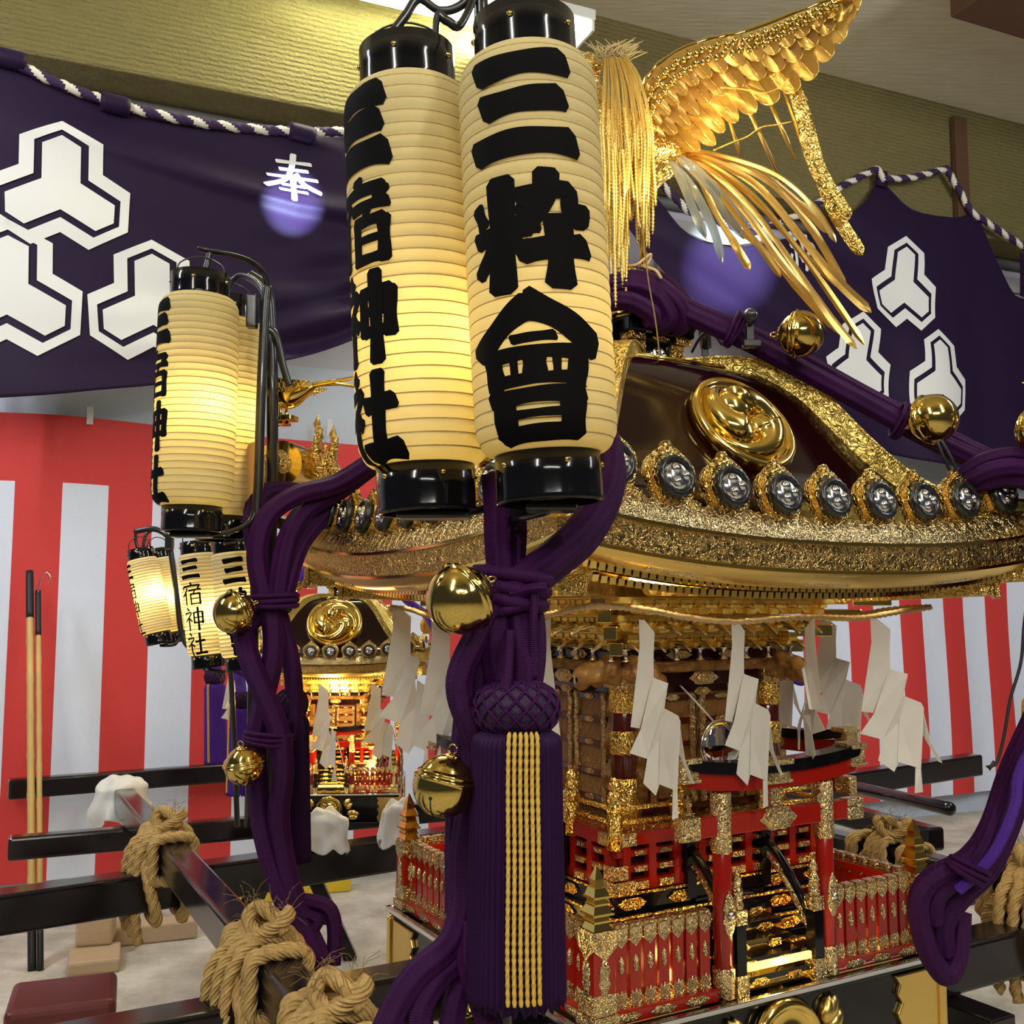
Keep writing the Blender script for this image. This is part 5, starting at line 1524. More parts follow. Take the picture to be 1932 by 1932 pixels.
proto_sh = make_shide()
GSH = 'zigzag white paper streamers'
SHIDE = [(-0.368, -0.505, 1.0, -12, 1.25, 'zigzag white paper streamer in front of the left hall pillar of the near side'),
         (-0.124, -0.505, 1.0, -8, 1.25, 'zigzag white paper streamer just right of the round mirror'),
         (0.100, -0.505, 0.92, 76, 1.3, 'zigzag white paper streamer seen edge-on above the right end of the gateway'),
         (0.292, -0.52, 1.0, -25, 1.7, 'broad curling white paper streamer near the right end of the straw rope'),
         (-0.505, -0.343, 1.12, 150, 1.0, 'white paper streamer just right of the large tassel head'),
         (-0.50, 0.204, 1.15, -50, 1.6, 'broad white paper streamer left of the hanging purple cords'),
         (-0.50, 0.455, 1.15, -40, 1.6, 'broad white paper streamer under the left end of the straw rope'),
         (0.505, 0.10, 0.95, -30, 1.7, 'backlit paper streamer behind the right pillar of the hall'),
         (0.505, -0.155, 0.95, -30, 1.7, 'backlit paper streamer behind the edge-on one')]
for i, (x, y, s, yaw, wx, lab) in enumerate(SHIDE):
    o = proto_sh if i == 0 else proto_sh.copy()
    if i: COL.objects.link(o)
    o.matrix_world = Matrix.Translation(sh(x, y, 1.580 + (0.03 if abs(x) > .4 and abs(y) > .4 else 0))) @ Rz(SHA * 0.6 + radians(yaw)) @ Matrix.Diagonal((s * wx, s, s, 1))
    tag(o, lab, 'paper streamer', GSH)

# ---------------------------------------------------------------- mirror on the hall front
Mm = MSH @ T3(0.012, -0.290, 1.278 - ZB) @ Matrix.Rotation(radians(88), 4, 'X')
E = empty('round_mirror', M=Mm, label='polished silver mirror hung before the shrine doors', cat='mirror')
b = MB(); b.lathe([(0.058, -0.006), (0.060, 0.0), (0.056, 0.006), (0.04, 0.010), (0.0005, 0.012)], 48); b.build('disc', basic('mirror_silver', (0.80, 0.80, 0.82), 0.04, 1.0), E)
b = MB(); b.tube([Vector((0.061 * cos(q * pi / 24), 0.061 * sin(q * pi / 24), 0)) for q in range(48)], 0.004, 8, closed=True); b.build('rim', M_silver, E)
b = MB()
for s_ in (-1, 1): b.tube([Vector((s_ * 0.02, 0.058, 0)), Vector((s_ * 0.05, 0.10, -0.02)), Vector((s_ * 0.075, 0.145, -0.055))], 0.0022, 6)
b.build('cord', M_cloth, E)
b = MB(); b.box((0, -0.066, -0.01), (0.07, 0.02, 0.03)); b.box((0, -0.10, -0.012), (0.02, 0.06, 0.02)); b.build('stand', M_gold_e, E, bevel=0.003)
# ---------------------------------------------------------------- gilt bird, feathers
M_wing = paper_mat('translucent_gilt', (0.85, 0.55, 0.13), 0.35)
def wing_material(name='gilt_feather', clear=0.0):
    m, N, L, B = nt(name)
    out = N['Material Output']
    B.inputs['Base Color'].default_value = (0.90, 0.66, 0.22, 1); B.inputs['Metallic'].default_value = 0.9; B.inputs['Roughness'].default_value = 0.2
    v = coords(N, L, 'UV'); w = N.new('ShaderNodeTexWave'); w.inputs['Scale'].default_value = 60; w.bands_direction = 'DIAGONAL'
    L.new(v, w.inputs['Vector'])
    v2 = coords(N, L, 'Object'); n = N.new('ShaderNodeTexNoise'); n.inputs['Scale'].default_value = 420; L.new(v2, n.inputs['Vector'])
    ad = N.new('ShaderNodeMath'); ad.operation = 'ADD'; L.new(w.outputs['Fac'], ad.inputs[0]); L.new(n.outputs['Fac'], ad.inputs[1])
    b = N.new('ShaderNodeBump'); b.inputs['Strength'].default_value = 0.45; b.inputs['Distance'].default_value = 0.0012; L.new(ad.outputs[0], b.inputs['Height']); L.new(b.outputs['Normal'], B.inputs['Normal'])
    t = N.new('ShaderNodeBsdfTranslucent'); t.inputs['Color'].default_value = (0.9, 0.6, 0.12, 1)
    mx = N.new('ShaderNodeMixShader'); mx.inputs[0].default_value = 0.28
    L.new(B.outputs[0], mx.inputs[1]); L.new(t.outputs[0], mx.inputs[2]); L.new(mx.outputs[0], out.inputs['Surface'])
    if clear:
        tr = N.new('ShaderNodeBsdfTransparent'); tr.inputs['Color'].default_value = (1.0, 0.90, 0.62, 1); m2 = N.new('ShaderNodeMixShader'); m2.inputs[0].default_value = clear
        L.new(mx.outputs[0], m2.inputs[1]); L.new(tr.outputs[0], m2.inputs[2]); L.new(m2.outputs[0], out.inputs['Surface'])
    return m


M_feather = wing_material()
M_feather_clear = wing_material('clear_gilt_feather', 0.45)
M_film = basic('clear_film', (0.62, 0.66, 0.62), 0.12, 0.2, spec=0.7, bump=0.2, bscale=30)
M_film.node_tree.nodes['Principled BSDF'].inputs['Transmission Weight'].default_value = 0.8

PH0 = at(1195, 500, 2.70)
PH = empty('phoenix_ornament', PH0, label='gilt phoenix with raised wing and long tail feathers on the shrine top', cat='bird ornament')


def ph(b, nm, m, parent=PH, **k):
    o = b.build(nm, m, parent, **k)
    if parent is PH: o.matrix_parent_inverse = Matrix.Translation(-PH0)
    return o


body = catmull([at(*p) for p in ((1292, 292, 2.66), (1250, 300, 2.67), (1205, 305, 2.69), (1165, 280, 2.71), (1128, 235, 2.72), (1112, 190, 2.72), (1108, 160, 2.71), (1112, 140, 2.70))], 6)
rad = catmull([Vector((r, 0, 0)) for r in (.03, .06, .095, .105, .085, .055, .04, .036)], 6)
b = MB(); b.tube(body, [v.x for v in rad], 24); ph(b, 'body', M_gold_e)
b = MB(); b.lathe([(0.0005, 0.05), (0.028, 0.03), (0.036, 0), (0.03, -0.03), (0.0005, -0.04)], 18, 0, Matrix.Translation(at(1112, 130, 2.70))); ph(b, 'head', M_gold_e)
b = MB(); b.tube([at(1120, 128, 2.68), at(1136, 124, 2.66), at(1150, 120, 2.65)], [0.014, 0.008, 0.002], 10); ph(b, 'beak', M_gold)
for k in range(5):
    b = MB(); b.tube(catmull([at(1108, 118, 2.70), at(1096 - k * 4, 108 - k * 4, 2.74), at(1080 - k * 8, 110 + k * 4, 2.76)], 5), [0.005] * 5 + [0.004] * 4 + [.001] * 2, 6); ph(b, 'crest_plume', M_gold)
for dx in (-16, 20):
    b = MB(); b.tube([at(1190 + dx, 340, 2.70), at(1192 + dx, 430, 2.70), at(1194 + dx, 505, 2.70)], [0.022, 0.010, 0.009], 12)
    b.tube([at(1194 + dx, 503, 2.70), at(1205 + dx, 508, 2.66), at(1216 + dx, 512, 2.64)], 0.007, 8); ph(b, 'leg', M_gold)


def feather(px_path, w, parent, mat, name='wing_feather', tip=0.9, thick=0.0016, roll=0.35, n=20, curl=0.0025, wprof=None):
    """curved blade with a raised shaft, along a path"""
    P = catmull([at(*p) for p in px_path], max(3, n // (len(px_path) - 1))); N_ = len(P)
    b = MB(); v = []; f = []; uv = []; cs = [-1, -.5, 0, .5, 1]
    L = 0
    for i, p in enumerate(P):
        t = (P[min(i + 1, N_ - 1)] - P[max(i - 1, 0)]).normalized(); view = (p - Vector((0, 0, EYE))).normalized()
        s = t.cross(view).normalized(); nn = s.cross(t).normalized(); s2 = s * cos(roll) + nn * sin(roll); n2 = s2.cross(t)
        u = i / (N_ - 1)
        if wprof: ww = w * wprof(u)
        else: ww = w * (0.35 + 0.65 * min(1, u / 0.45)) * (sqrt(max(0, 1 - ((u - tip) / (1 - tip)) ** 2)) if u > tip else 1)
        ww = max(ww, 0.0008)
        for c in cs: v.append(p + s2 * (c * ww / 2) - n2 * (curl * (1 - c * c) * ww / w) - (n2 * 0.002 if c == 0 else n2 * 0))
        if i: L += (p - P[i - 1]).length
    m = len(cs)
    for i in range(N_ - 1):
        for k in range(m - 1):
            f.append((i * m + k, i * m + k + 1, (i + 1) * m + k + 1, (i + 1) * m + k)); uv.append(((abs(cs[k]), i / N_), (abs(cs[k + 1]), i / N_), (abs(cs[k + 1]), (i + 1) / N_), (abs(cs[k]), (i + 1) / N_)))
    b.add(v, f, 0, True, None, uv)
    o = ph(b, name, mat, parent, solid=thick); es = o.modifiers.new('edges', 'EDGE_SPLIT'); es.split_angle = radians(35); return o


def wd(x): return 2.68 - (x - 1210) / 410 * 0.42


WG = empty('wing', (0, 0, 0)); WG.parent = PH; WG.matrix_parent_inverse = Matrix.Translation(-PH0)
LEAD = [(1214, 222), (1210, 190), (1224, 150), (1252, 118), (1292, 92), (1342, 75), (1402, 63), (1452, 47), (1502, 27), (1562, 4), (1622, -12)]
TRAIL = [(1262, 296), (1302, 290), (1346, 276), (1368, 246), (1398, 226), (1440, 206), (1490, 180), (1534, 150), (1572, 104), (1600, 62), (1628, -4)]
lc_ = catmull([Vector((p[0], p[1], 0)) for p in LEAD], 10); tc_ = catmull([Vector((p[0], p[1], 0)) for p in TRAIL], 10)


def along(c, s):
    k = min(s, 0.99999) * (len(c) - 1); i = int(k); return c[i].lerp(c[i + 1], k - i)


def wing_pt(s, t, lift):
    p = along(lc_, s).lerp(along(tc_, s), t)
    return at(p.x, p.y, wd(p.x) + 0.03 * sin(t * pi * 0.8) - lift)


def feather_row(n, t1, lift, mat, name, dep, s0=0.0, s1=1.0):
    b = MB(); nu, nv = n * 12, 14; v = []; f = []; uv = []
    for i in range(nu + 1):
        s = s0 + (s1 - s0) * i / nu; ph_ = (i / 12.0) % 1.0 if i < nu else 1.0
        q = sin(pi * ph_); tm = t1 * (1 - dep * (1 - q ** 0.55))
        for j in range(nv + 1):
            t = tm * j / nv; v.append(wing_pt(s, t, lift + 0.0045 * q * (t / t1) ** 0.5 + 0.0015 * (j / nv)))
    for i in range(nu):
        for j in range(nv):
            m = nv + 1; f.append((i * m + j, i * m + j + 1, (i + 1) * m + j + 1, (i + 1) * m + j))
            a, c = abs((i % 12) - 6) / 6, abs((i % 12) + 1 - 6) / 6; uv.append(((a, j / nv), (a, (j + 1) / nv), (c, (j + 1) / nv), (c, j / nv)))
    b.add(v, f, 0, True, None, uv)
    o = ph(b, name, mat, WG, solid=0.0012); es = o.modifiers.new('edges', 'EDGE_SPLIT'); es.split_angle = radians(45)
    g = MB()
    for k in range(n):
        s = s0 + (s1 - s0) * (k + 0.5) / n
        g.tube([wing_pt(s, t1 * q, lift + 0.0065) for q in (0.05, .25, .5, .75, .97)], [0.0020, 0.0018, 0.0015, 0.0012, 0.0007], 6)
        e = s0 + (s1 - s0) * (k + 1) / n
        rim = []
        for z in range(13):
            ss = s0 + (s1 - s0) * (k + z / 12) / n; q = sin(pi * z / 12); rim.append(wing_pt(ss, t1 * (1 - dep * (1 - max(q, 0) ** 0.55)), lift + 0.0045 * q + 0.002))
        g.tube(rim, 0.0011, 5)
    ph(g, 'feather_shafts', M_gold, WG)


feather_row(12, 1.0, 0.0, M_feather_clear, 'primary_feathers', 0.14)
feather_row(13, 0.66, 0.010, M_feather, 'covert_feathers', 0.20, 0.0, 0.96)
feather_row(15, 0.42, 0.018, M_feather, 'covert_feathers', 0.22, 0.0, 0.93)
b = MB(); b.tube(catmull([at(x, y, wd(x) - 0.01) for x, y in ((1212, 222), (1208, 190), (1222, 150), (1250, 118), (1290, 92), (1340, 75), (1400, 63), (1450, 47), (1500, 27), (1560, 4), (1622, -12))], 6), 0.0085, 10, ridge=(0.012, 0.25)); b.build('leading_edge', M_gold, WG)
b = MB()
for i in range(34):
    for k in range(2):
        c = wing_pt(0.02 + i * 0.027, 0.09 + 0.12 * k + 0.02 * (i % 2), 0.024); b.lathe([(0.0105, 0), (0.008, 0.003), (0.0005, 0.005)], 12, 0, frame(c, (1, 0, 0), Vector((0, 0, EYE)) - c))
ph(b, 'scale_row', M_gold, WG)
# the other wing, spread away on the far side
WL = empty('wing', (0, 0, 0)); WL.parent = PH; WL.matrix_parent_inverse = Matrix.Translation(-PH0)
for i in range(9):
    u = i / 8
    feather([(1150 - u * 60, 215 - 60 * u, 2.78 + u * .2), (1080 - u * 70, 190 - 60 * u, 2.95 + u * .25), (1040 - u * 90, 230 - 120 * u, 3.05 + .3 * u)], 0.066, WL, M_feather, roll=0.2, tip=0.7)
# tail
TAIL = [[(1290, 290, 2.66), (1333, 287, 2.60), (1456, 325, 2.50), (1534, 389, 2.42), (1577, 458, 2.38)],
        [(1288, 292, 2.66), (1340, 295, 2.61), (1446, 340, 2.51), (1530, 430, 2.43), (1598, 547, 2.38)],
        [(1288, 294, 2.66), (1338, 300, 2.60), (1430, 352, 2.50), (1515, 452, 2.42), (1580, 530, 2.37), (1644, 590, 2.34)],
        [(1286, 296, 2.67), (1330, 306, 2.60), (1420, 368, 2.50), (1505, 470, 2.42), (1570, 560, 2.37), (1631, 651, 2.33)],
        [(1284, 298, 2.67), (1326, 312, 2.60), (1410, 385, 2.50), (1490, 490, 2.42), (1560, 590, 2.36), (1616, 659, 2.32)],
        [(1284, 300, 2.67), (1330, 318, 2.61), (1400, 392, 2.52), (1480, 500, 2.45), (1545, 575, 2.40), (1590, 632, 2.37)],
        [(1282, 302, 2.67), (1322, 322, 2.60), (1380, 396, 2.52), (1430, 462, 2.46), (1473, 523, 2.43)],
        [(1282, 304, 2.67), (1316, 330, 2.60), (1350, 400, 2.53), (1386, 460, 2.48), (1415, 509, 2.46)],
        [(1290, 288, 2.68), (1345, 292, 2.62), (1440, 330, 2.54), (1520, 395, 2.48), (1565, 440, 2.44)],
        [(1284, 296, 2.68), (1336, 310, 2.63), (1425, 380, 2.55), (1500, 462, 2.50), (1560, 520, 2.46), (1602, 552, 2.44)],
        [(1282, 300, 2.68), (1320, 326, 2.63), (1380, 420, 2.57), (1440, 470, 2.52), (1520, 560, 2.46), (1580, 625, 2.42)]]
for i, pth in enumerate(TAIL):
    feather(pth, 0.0115 + 0.003 * (i % 3), PH, M_feather if i % 3 else M_goldr, 'tail_feather', tip=0.9, roll=0.5 - 0.2 * (i % 4), n=36, curl=0.003, wprof=lambda u: (0.6 + 0.4 * min(1, u * 3)) * (1.25 if u > 0.72 else 1.0) * (max(0.03, (1 - u) / 0.05) if u > 0.95 else 1))
for pth in ([(1262, 300, 2.64), (1285, 340, 2.58), (1310, 400, 2.55), (1333, 452, 2.53)], [(1272, 306, 2.64), (1310, 360, 2.57), (1345, 430, 2.53), (1364, 500, 2.50)], [(1285, 296, 2.63), (1320, 325, 2.58), (1370, 380, 2.54), (1408, 425, 2.51)], [(1280, 300, 2.62), (1330, 345, 2.57), (1372, 405, 2.53), (1404, 452, 2.51)]):
    feather(pth, 0.022, PH, M_film, 'film_feather', tip=0.85, n=26, curl=0.004, wprof=lambda u: (0.5 + 0.5 * min(1, u * 3)) * (max(0.03, (1 - u) / 0.15) if u > 0.85 else 1))
for pth, w in (([(1486, 148, 2.42), (1510, 215, 2.40), (1532, 290, 2.39), (1560, 352, 2.39), (1602, 415, 2.38)], 0.036), ([(1500, 146, 2.44), (1522, 220, 2.43), (1540, 300, 2.42), (1575, 400, 2.41), (1628, 482, 2.40)], 0.030), ([(1474, 158, 2.44), (1500, 228, 2.44), (1530, 310, 2.43), (1572, 400, 2.42), (1628, 478, 2.41)], 0.012)):
    feather(pth, w, PH, M_gold_e if w > .02 else M_gold, 'wing_plume', tip=0.9, n=30, curl=0.006, roll=0.1)
for a_, c_ in (((1374, 219, 2.55), (1402, 312, 2.6)), ((1408, 198, 2.5), (1476, 345, 2.56)), ((1448, 182, 2.48), (1500, 300, 2.5))):
    b = MB(); b.tube([at(*a_), at(*c_)], 0.0055, 8); ph(b, 'stay_rod', M_goldr)
b = MB(); b.tube(catmull([at(*p) for p in ((1346, 284, 2.56), (1384, 268, 2.55), (1410, 258, 2.54), (1435, 241, 2.50), (1462, 236, 2.48), (1493, 230, 2.44))], 5), 0.0022, 6); ph(b, 'tie_string', M_goldcord)
b = MB(); b.tube(catmull([at(*p) for p in ((1360, 165, 2.50), (1400, 168, 2.50), (1440, 176, 2.46), (1480, 165, 2.43), (1512, 178, 2.40), (1524, 190, 2.40))], 5), 0.002, 6); ph(b, 'tie_string', M_goldcord)

# rice ears held in the beak, with gilt chains below
rb = empty('rice_ear_bundle', at(1150, 100, 2.66), label='bundle of golden rice ears and chains hanging beside the right front lantern', cat='rice ears')
r0 = rb.location.copy(); rnd = random.Random(4)
b = MB()
for k in range(110):
    x0 = 1122 + rnd.random() * 62; y0 = 96 + rnd.random() * 26; d = 2.62 + rnd.random() * 0.08
    a_ = rnd.uniform(-0.6, 0.8); L_ = rnd.uniform(25, 62)
    b.tube([at(x0, y0, d), at(x0 + L_ * a_ * 0.5, y0 - L_ * 0.20, d), at(x0 + L_ * a_ * 1.3, y0 - L_ * 0.25 - 14 * rnd.random(), d)], [0.0018, 0.0014, 0.0010], 4)
o = b.build('cut_stems', basic('dry_stems', (0.52, 0.40, 0.18), 0.7), rb); o.matrix_parent_inverse = Matrix.Translation(-r0)
nm = 0
for k in range(96):
    xe = 1136 + 98 * (k % 24) / 23 + rnd.uniform(-4, 4); dd = 2.50 + 0.12 * (k // 24) / 3 + rnd.random() * 0.03
    ye = rnd.choice((rnd.uniform(300, 470), rnd.uniform(420, 585) if xe < 1185 else rnd.uniform(330, 450)))
    x0 = 1140 + (xe - 1136) * 0.45
    P = resample(catmull([at(x0, 108, 2.63), at(x0 + (xe - x0) * .55, 150 + 16 * rnd.random(), dd + .03), at(xe - 3, 240, dd), at(xe + rnd.uniform(-3, 3), (240 + ye) / 2, dd), at(xe + rnd.uniform(-8, 8), ye, dd)], 8), 0.0048)
    N_ = len(P); ear = rnd.uniform(.35, .55)
    b = MB(); b.tube(P, [0.0010 if i / N_ < 1 - ear else 0.0021 + 0.0030 * (i % 2) - 0.0018 * (i / N_ > .97) for i in range(N_)], 5)
    o = b.build('rice_ear', M_rice, rb); o.matrix_parent_inverse = Matrix.Translation(-r0)
b = MB(); b.tube(catmull([at(*p) for p in ((1205, 300, 2.52), (1212, 420, 2.50), (1222, 520, 2.48), (1236, 600, 2.47), (1243, 660, 2.46), (1242, 692, 2.46))], 6), 0.0018, 6); o = b.build('long_stem', M_straw, rb); o.matrix_parent_inverse = Matrix.Translation(-r0)
# straw string tied round the perch
b = MB(); b.tube(catmull([at(*p) for p in ((1165, 505, 2.60), (1200, 500, 2.55), (1214, 490, 2.55), (1228, 480, 2.56), (1222, 498, 2.56), (1212, 502, 2.56), (1236, 510, 2.55), (1248, 526, 2.55))], 6), 0.004, 8)
tag(b.build('straw_string', M_shime), 'looped straw string tied under the rice ears', 'string')

# ---------------------------------------------------------------- gilt swallows on the roof corners
def make_swallow():
    E = empty('gilt_swallow')
    b = MB(); b.tube(catmull([(-0.062, 0, 0.012), (-0.045, 0, 0.020), (-0.02, 0, 0.0), (0.015, 0, -0.012), (0.055, 0, -0.002), (0.085, 0, 0.008)], 5), [v.x for v in catmull([Vector((r, 0, 0)) for r in (.012, .018, .028, .032, .02, .006)], 5)], 16); b.build('body', M_gold, E)
    b = MB(); b.lathe([(0.0005, 0.022), (0.015, 0.014), (0.020, 0), (0.015, -0.014), (0.0005, -0.020)], 14, 0, T3(-0.064, 0, 0.030)); b.tube([(-0.08, 0, 0.032), (-0.10, 0, 0.028)], [0.007, 0.001], 8); b.build('head', M_gold, E)
    for s_ in (-1, 1):
        b = MB(); pts = [(-0.04, 0.02), (-0.02, 0.026), (0.03, 0.016), (0.095, 0.004), (0.06, -0.010), (0.02, -0.014), (-0.02, -0.006)]
        b.prism(pts[::-1], 0.004, 0, T3(0, s_ * 0.030 - 0.002, 0.004) @ Matrix.Rotation(s_ * 0.15, 4, 'Z')); b.build('wing', M_gold_e, E)
        b = MB(); b.tube(catmull([(0.07, s_ * 0.004, 0.008), (0.13, s_ * 0.010, 0.012), (0.20, s_ * 0.030, 0.006 - 0.006 * s_), (0.27, s_ * 0.05, 0.004 - 0.016 * s_)], 5), [0.006] * 6 + [0.0045] * 5 + [.0035] * 3 + [0.0015] * 2, 6, flat=0.45); b.build('tail_feather', M_gold, E)
        b = MB(); b.tube([(0.0, s_ * 0.014, -0.03), (0.004, s_ * 0.014, -0.075)], 0.0045, 8); b.box((-0.004, s_ * 0.014, -0.078), (0.03, 0.014, 0.007)); b.build('leg', M_gold, E)
    return E


sw = make_swallow(); p = at(534, 738, 2.98)
sw.matrix_world = frame(p, Vector((0.95, -0.30, -0.12)), (0, 0, 1)) @ Matrix.Scale(1.25, 4); tag(sw, 'gilt swallow perched on the left roof corner curl before the black pole', 'bird ornament', 'gilt swallows')
s2 = copy_tree(sw); p = sh(0.80, -0.80, 2.095)
s2.matrix_world = frame(p, Vector((-0.80, -0.5, -0.1)), (0, 0, 1)) @ Matrix.Scale(1.05, 4); s2['label'] = 'gilt swallow at the right roof corner, only its forked tail in the picture'
b = MB(); p = at(536, 790, 2.98); b.box((0, 0, 0), (0.07, 0.05, 0.016), M=frame(p, (1, -0.3, 0), (0, 0, 1)))
tag(b.build('perch_block', M_gold, bevel=0.003), 'small gilt perch under the left swallow', 'perch')
b = MB()
for px, py, h in ((598, 800, 110), (628, 820, 90), (612, 850, 70)):
    for k in range(9):
        u = k / 9; c = at(px + 4 * sin(k), py + u * h, 3.04); w = 0.012 + 0.018 * u
        b.lathe([(0.0005, 0.03), (w, 0.0), (w * .6, -0.012), (0.0005, -0.014)], 8, 0, frame(c, (0, 0, 1), (0.2 * (-1) ** k, -0.5, 1)))
tag(b.build('gilt_leaf_spray', M_gold_f), 'upright gilt leaf spray beside the left roof corner curl', 'ornament')

# ---------------------------------------------------------------- small shrine behind
SM = 0.55
c2 = at(642, 1150, 4.50); ang = atan2(-0.055, 1)
small = copy_tree(SHRINE)
small.matrix_world = Matrix.Translation((c2.x, c2.y, 0.745)) @ Rz(radians(-2) + atan2(-c2.x, c2.y) * 0.6) @ Matrix.Scale(SM, 4)
small['label'] = 'smaller gilt shrine glowing behind the left cords, facing the viewer'
for ch in small.children:
    for g in ch.children:
        if g.name.startswith('comma_crest'):
            ctr = sum((Vector(q) for q in g.bound_box), Vector()) / 8
            g.matrix_local = Matrix.Translation(ctr) @ Matrix.Scale(1.5, 4) @ Matrix.Translation(-ctr)
smM = small.matrix_world.copy()
point_light('small_shrine_lamp', smM @ Vector((0.0, -0.62, 0.95)), 8, (1.0, 0.72, 0.25), 0.03)
point_light('small_shrine_lamp', smM @ Vector((0.28, -0.40, 0.36)), 3.5, (1.0, 0.66, 0.2), 0.02)
point_light('small_shrine_lamp', smM @ Vector((-0.28, -0.40, 0.36)), 3.5, (1.0, 0.66, 0.2), 0.02)
cord('violet cords stretched down the roof of the smaller rear shrine', [([(700, 965, 4.0), (640, 1030, 3.95), (590, 1065, 3.92), (540, 1120, 3.9), (500, 1170, 3.88)], 0.017), ([(690, 1035, 4.0), (760, 1125, 3.98), (808, 1165, 3.95), (822, 1210, 3.92), (812, 1260, 3.9)], 0.015)], M_purple2)
cord('small violet cords falling beside the tilted small lanterns', [([(440, 1258, 3.7), (452, 1280, 3.65), (456, 1312, 3.6)], 0.018), ([(425, 1240, 3.9), (412, 1250, 3.94), (405, 1272, 3.95)], 0.018), ([(430, 1262, 3.6), (446, 1262, 3.6), (470, 1275, 3.6)], 0.015)], M_purple2)
cord('small violet cord seen right of the hall behind the streamers', [([(1470, 1225, 4.4), (1492, 1240, 4.4), (1508, 1262, 4.38), (1516, 1285, 4.36), (1500, 1282, 4.36), (1494, 1262, 4.38)], 0.016)], M_purple2)
for i, (px, py, D, s, lab) in enumerate(((606, 1292, 3.72, 1.05, 'paper streamer at the left front of the smaller rear shrine'), (706, 1290, 3.72, 0.95, 'paper streamer at the right front of the smaller rear shrine'), (436, 1262, 3.9, 0.85, 'paper streamer between the two small left tassels'))):
    o = proto_sh.copy(); COL.objects.link(o); o.matrix_world = Matrix.Translation(at(px, py, D)) @ Rz(radians(-35 + i * 30)) @ Matrix.Diagonal((s * 1.35, s, s * .80, 1)); tag(o, lab, 'paper streamer', GSH)

# ---------------------------------------------------------------- carrying poles
def pole(a, c, w, h, label, mat=M_pole, name='carrying_pole', group='black carrying poles', caps=True):
    a = Vector(a); c = Vector(c); b = MB(); b.bar(a - Vector((0, 0, h / 2)), c - Vector((0, 0, h / 2)), w, h)
    return tag(b.build(name, mat, bevel=0.012, seg=3), label, 'pole', group)


def through(px0, py0, px1, py1, z, l0=0, l1=0):
    a = atz(px0, py0, z); c = atz(px1, py1, z); t = (c - a).normalized()
    return a - t * l0, c + t * l1


A0, A1 = through(0, 1682, 1838, 1422, 0.74, 0.5, 0.0)
pole(A0, A1, 0.11, 0.122, 'long black lacquered pole behind the large shrine, its square end showing at the right')
v_ = 0.68
nearb = Vector((0.152, 2.04, 0)); d1 = Vector((0.8716, 0.490, 0)); d2 = Vector((-0.490, 0.8716, 0))
def uv(u, v, z): return nearb + d1 * u + d2 * v + Vector((0, 0, z))
pole(uv(-2.2, 0.67, 0.74), uv(3.2, 0.67, 0.74), 0.11, 0.122, 'black lacquered pole running through the shrine base beside the maroon box')
pole(uv(-1.9, 0.17, 0.74), uv(2.8, 0.17, 0.74), 0.11, 0.122, 'black lacquered pole at the bottom edge running into the near base corner')
X0, X1 = through(232, 1484, 560, 1846, 0.845, 0.02, 1.0)
pole(X1, X0, 0.085, 0.10, 'black lacquered cross pole reflecting yellow light, lashed with straw ropes at the left')
Y0, Y1 = uv(1.60, -0.75, 0.845), uv(1.60, 1.9, 0.845)
pole(Y0, Y1, 0.085, 0.10, 'black lacquered cross pole right of the shrine fence')
R0, R1 = through(1640, 1492, 1796, 1527, 0.80)
b = MB(); t = (R1 - R0).normalized(); q = R0 - t * 0.25
b.tube([q, R1 - t * 0.03, R1 - t * 0.01, R1, R1 + t * 0.006], [0.028, 0.028, 0.028, 0.024, 0.012], 20); tag(b.build('round_rod', M_pole), 'round-ended black rod pointing right below the square pole end', 'pole', 'black carrying poles')
D0, D1 = through(16, 1470, 432, 1440, 0.735, 0, 0.9); pole(D0, D1, 0.085, 0.10, 'upper black pole of the rear shrine crossing the red and white curtain', group='rear shrine poles')
D0, D1 = through(16, 1578, 432, 1544, 0.735, 0, 1.3); pole(D0, D1, 0.075, 0.088, 'lower black pole of the rear shrine with a squared left end', group='rear shrine poles')
E0, E1 = through(1560, 1508, 1768, 1562, 0.80); pole(E0, E1, 0.075, 0.085, 'black cross pole behind the right fence corner below the round rod')

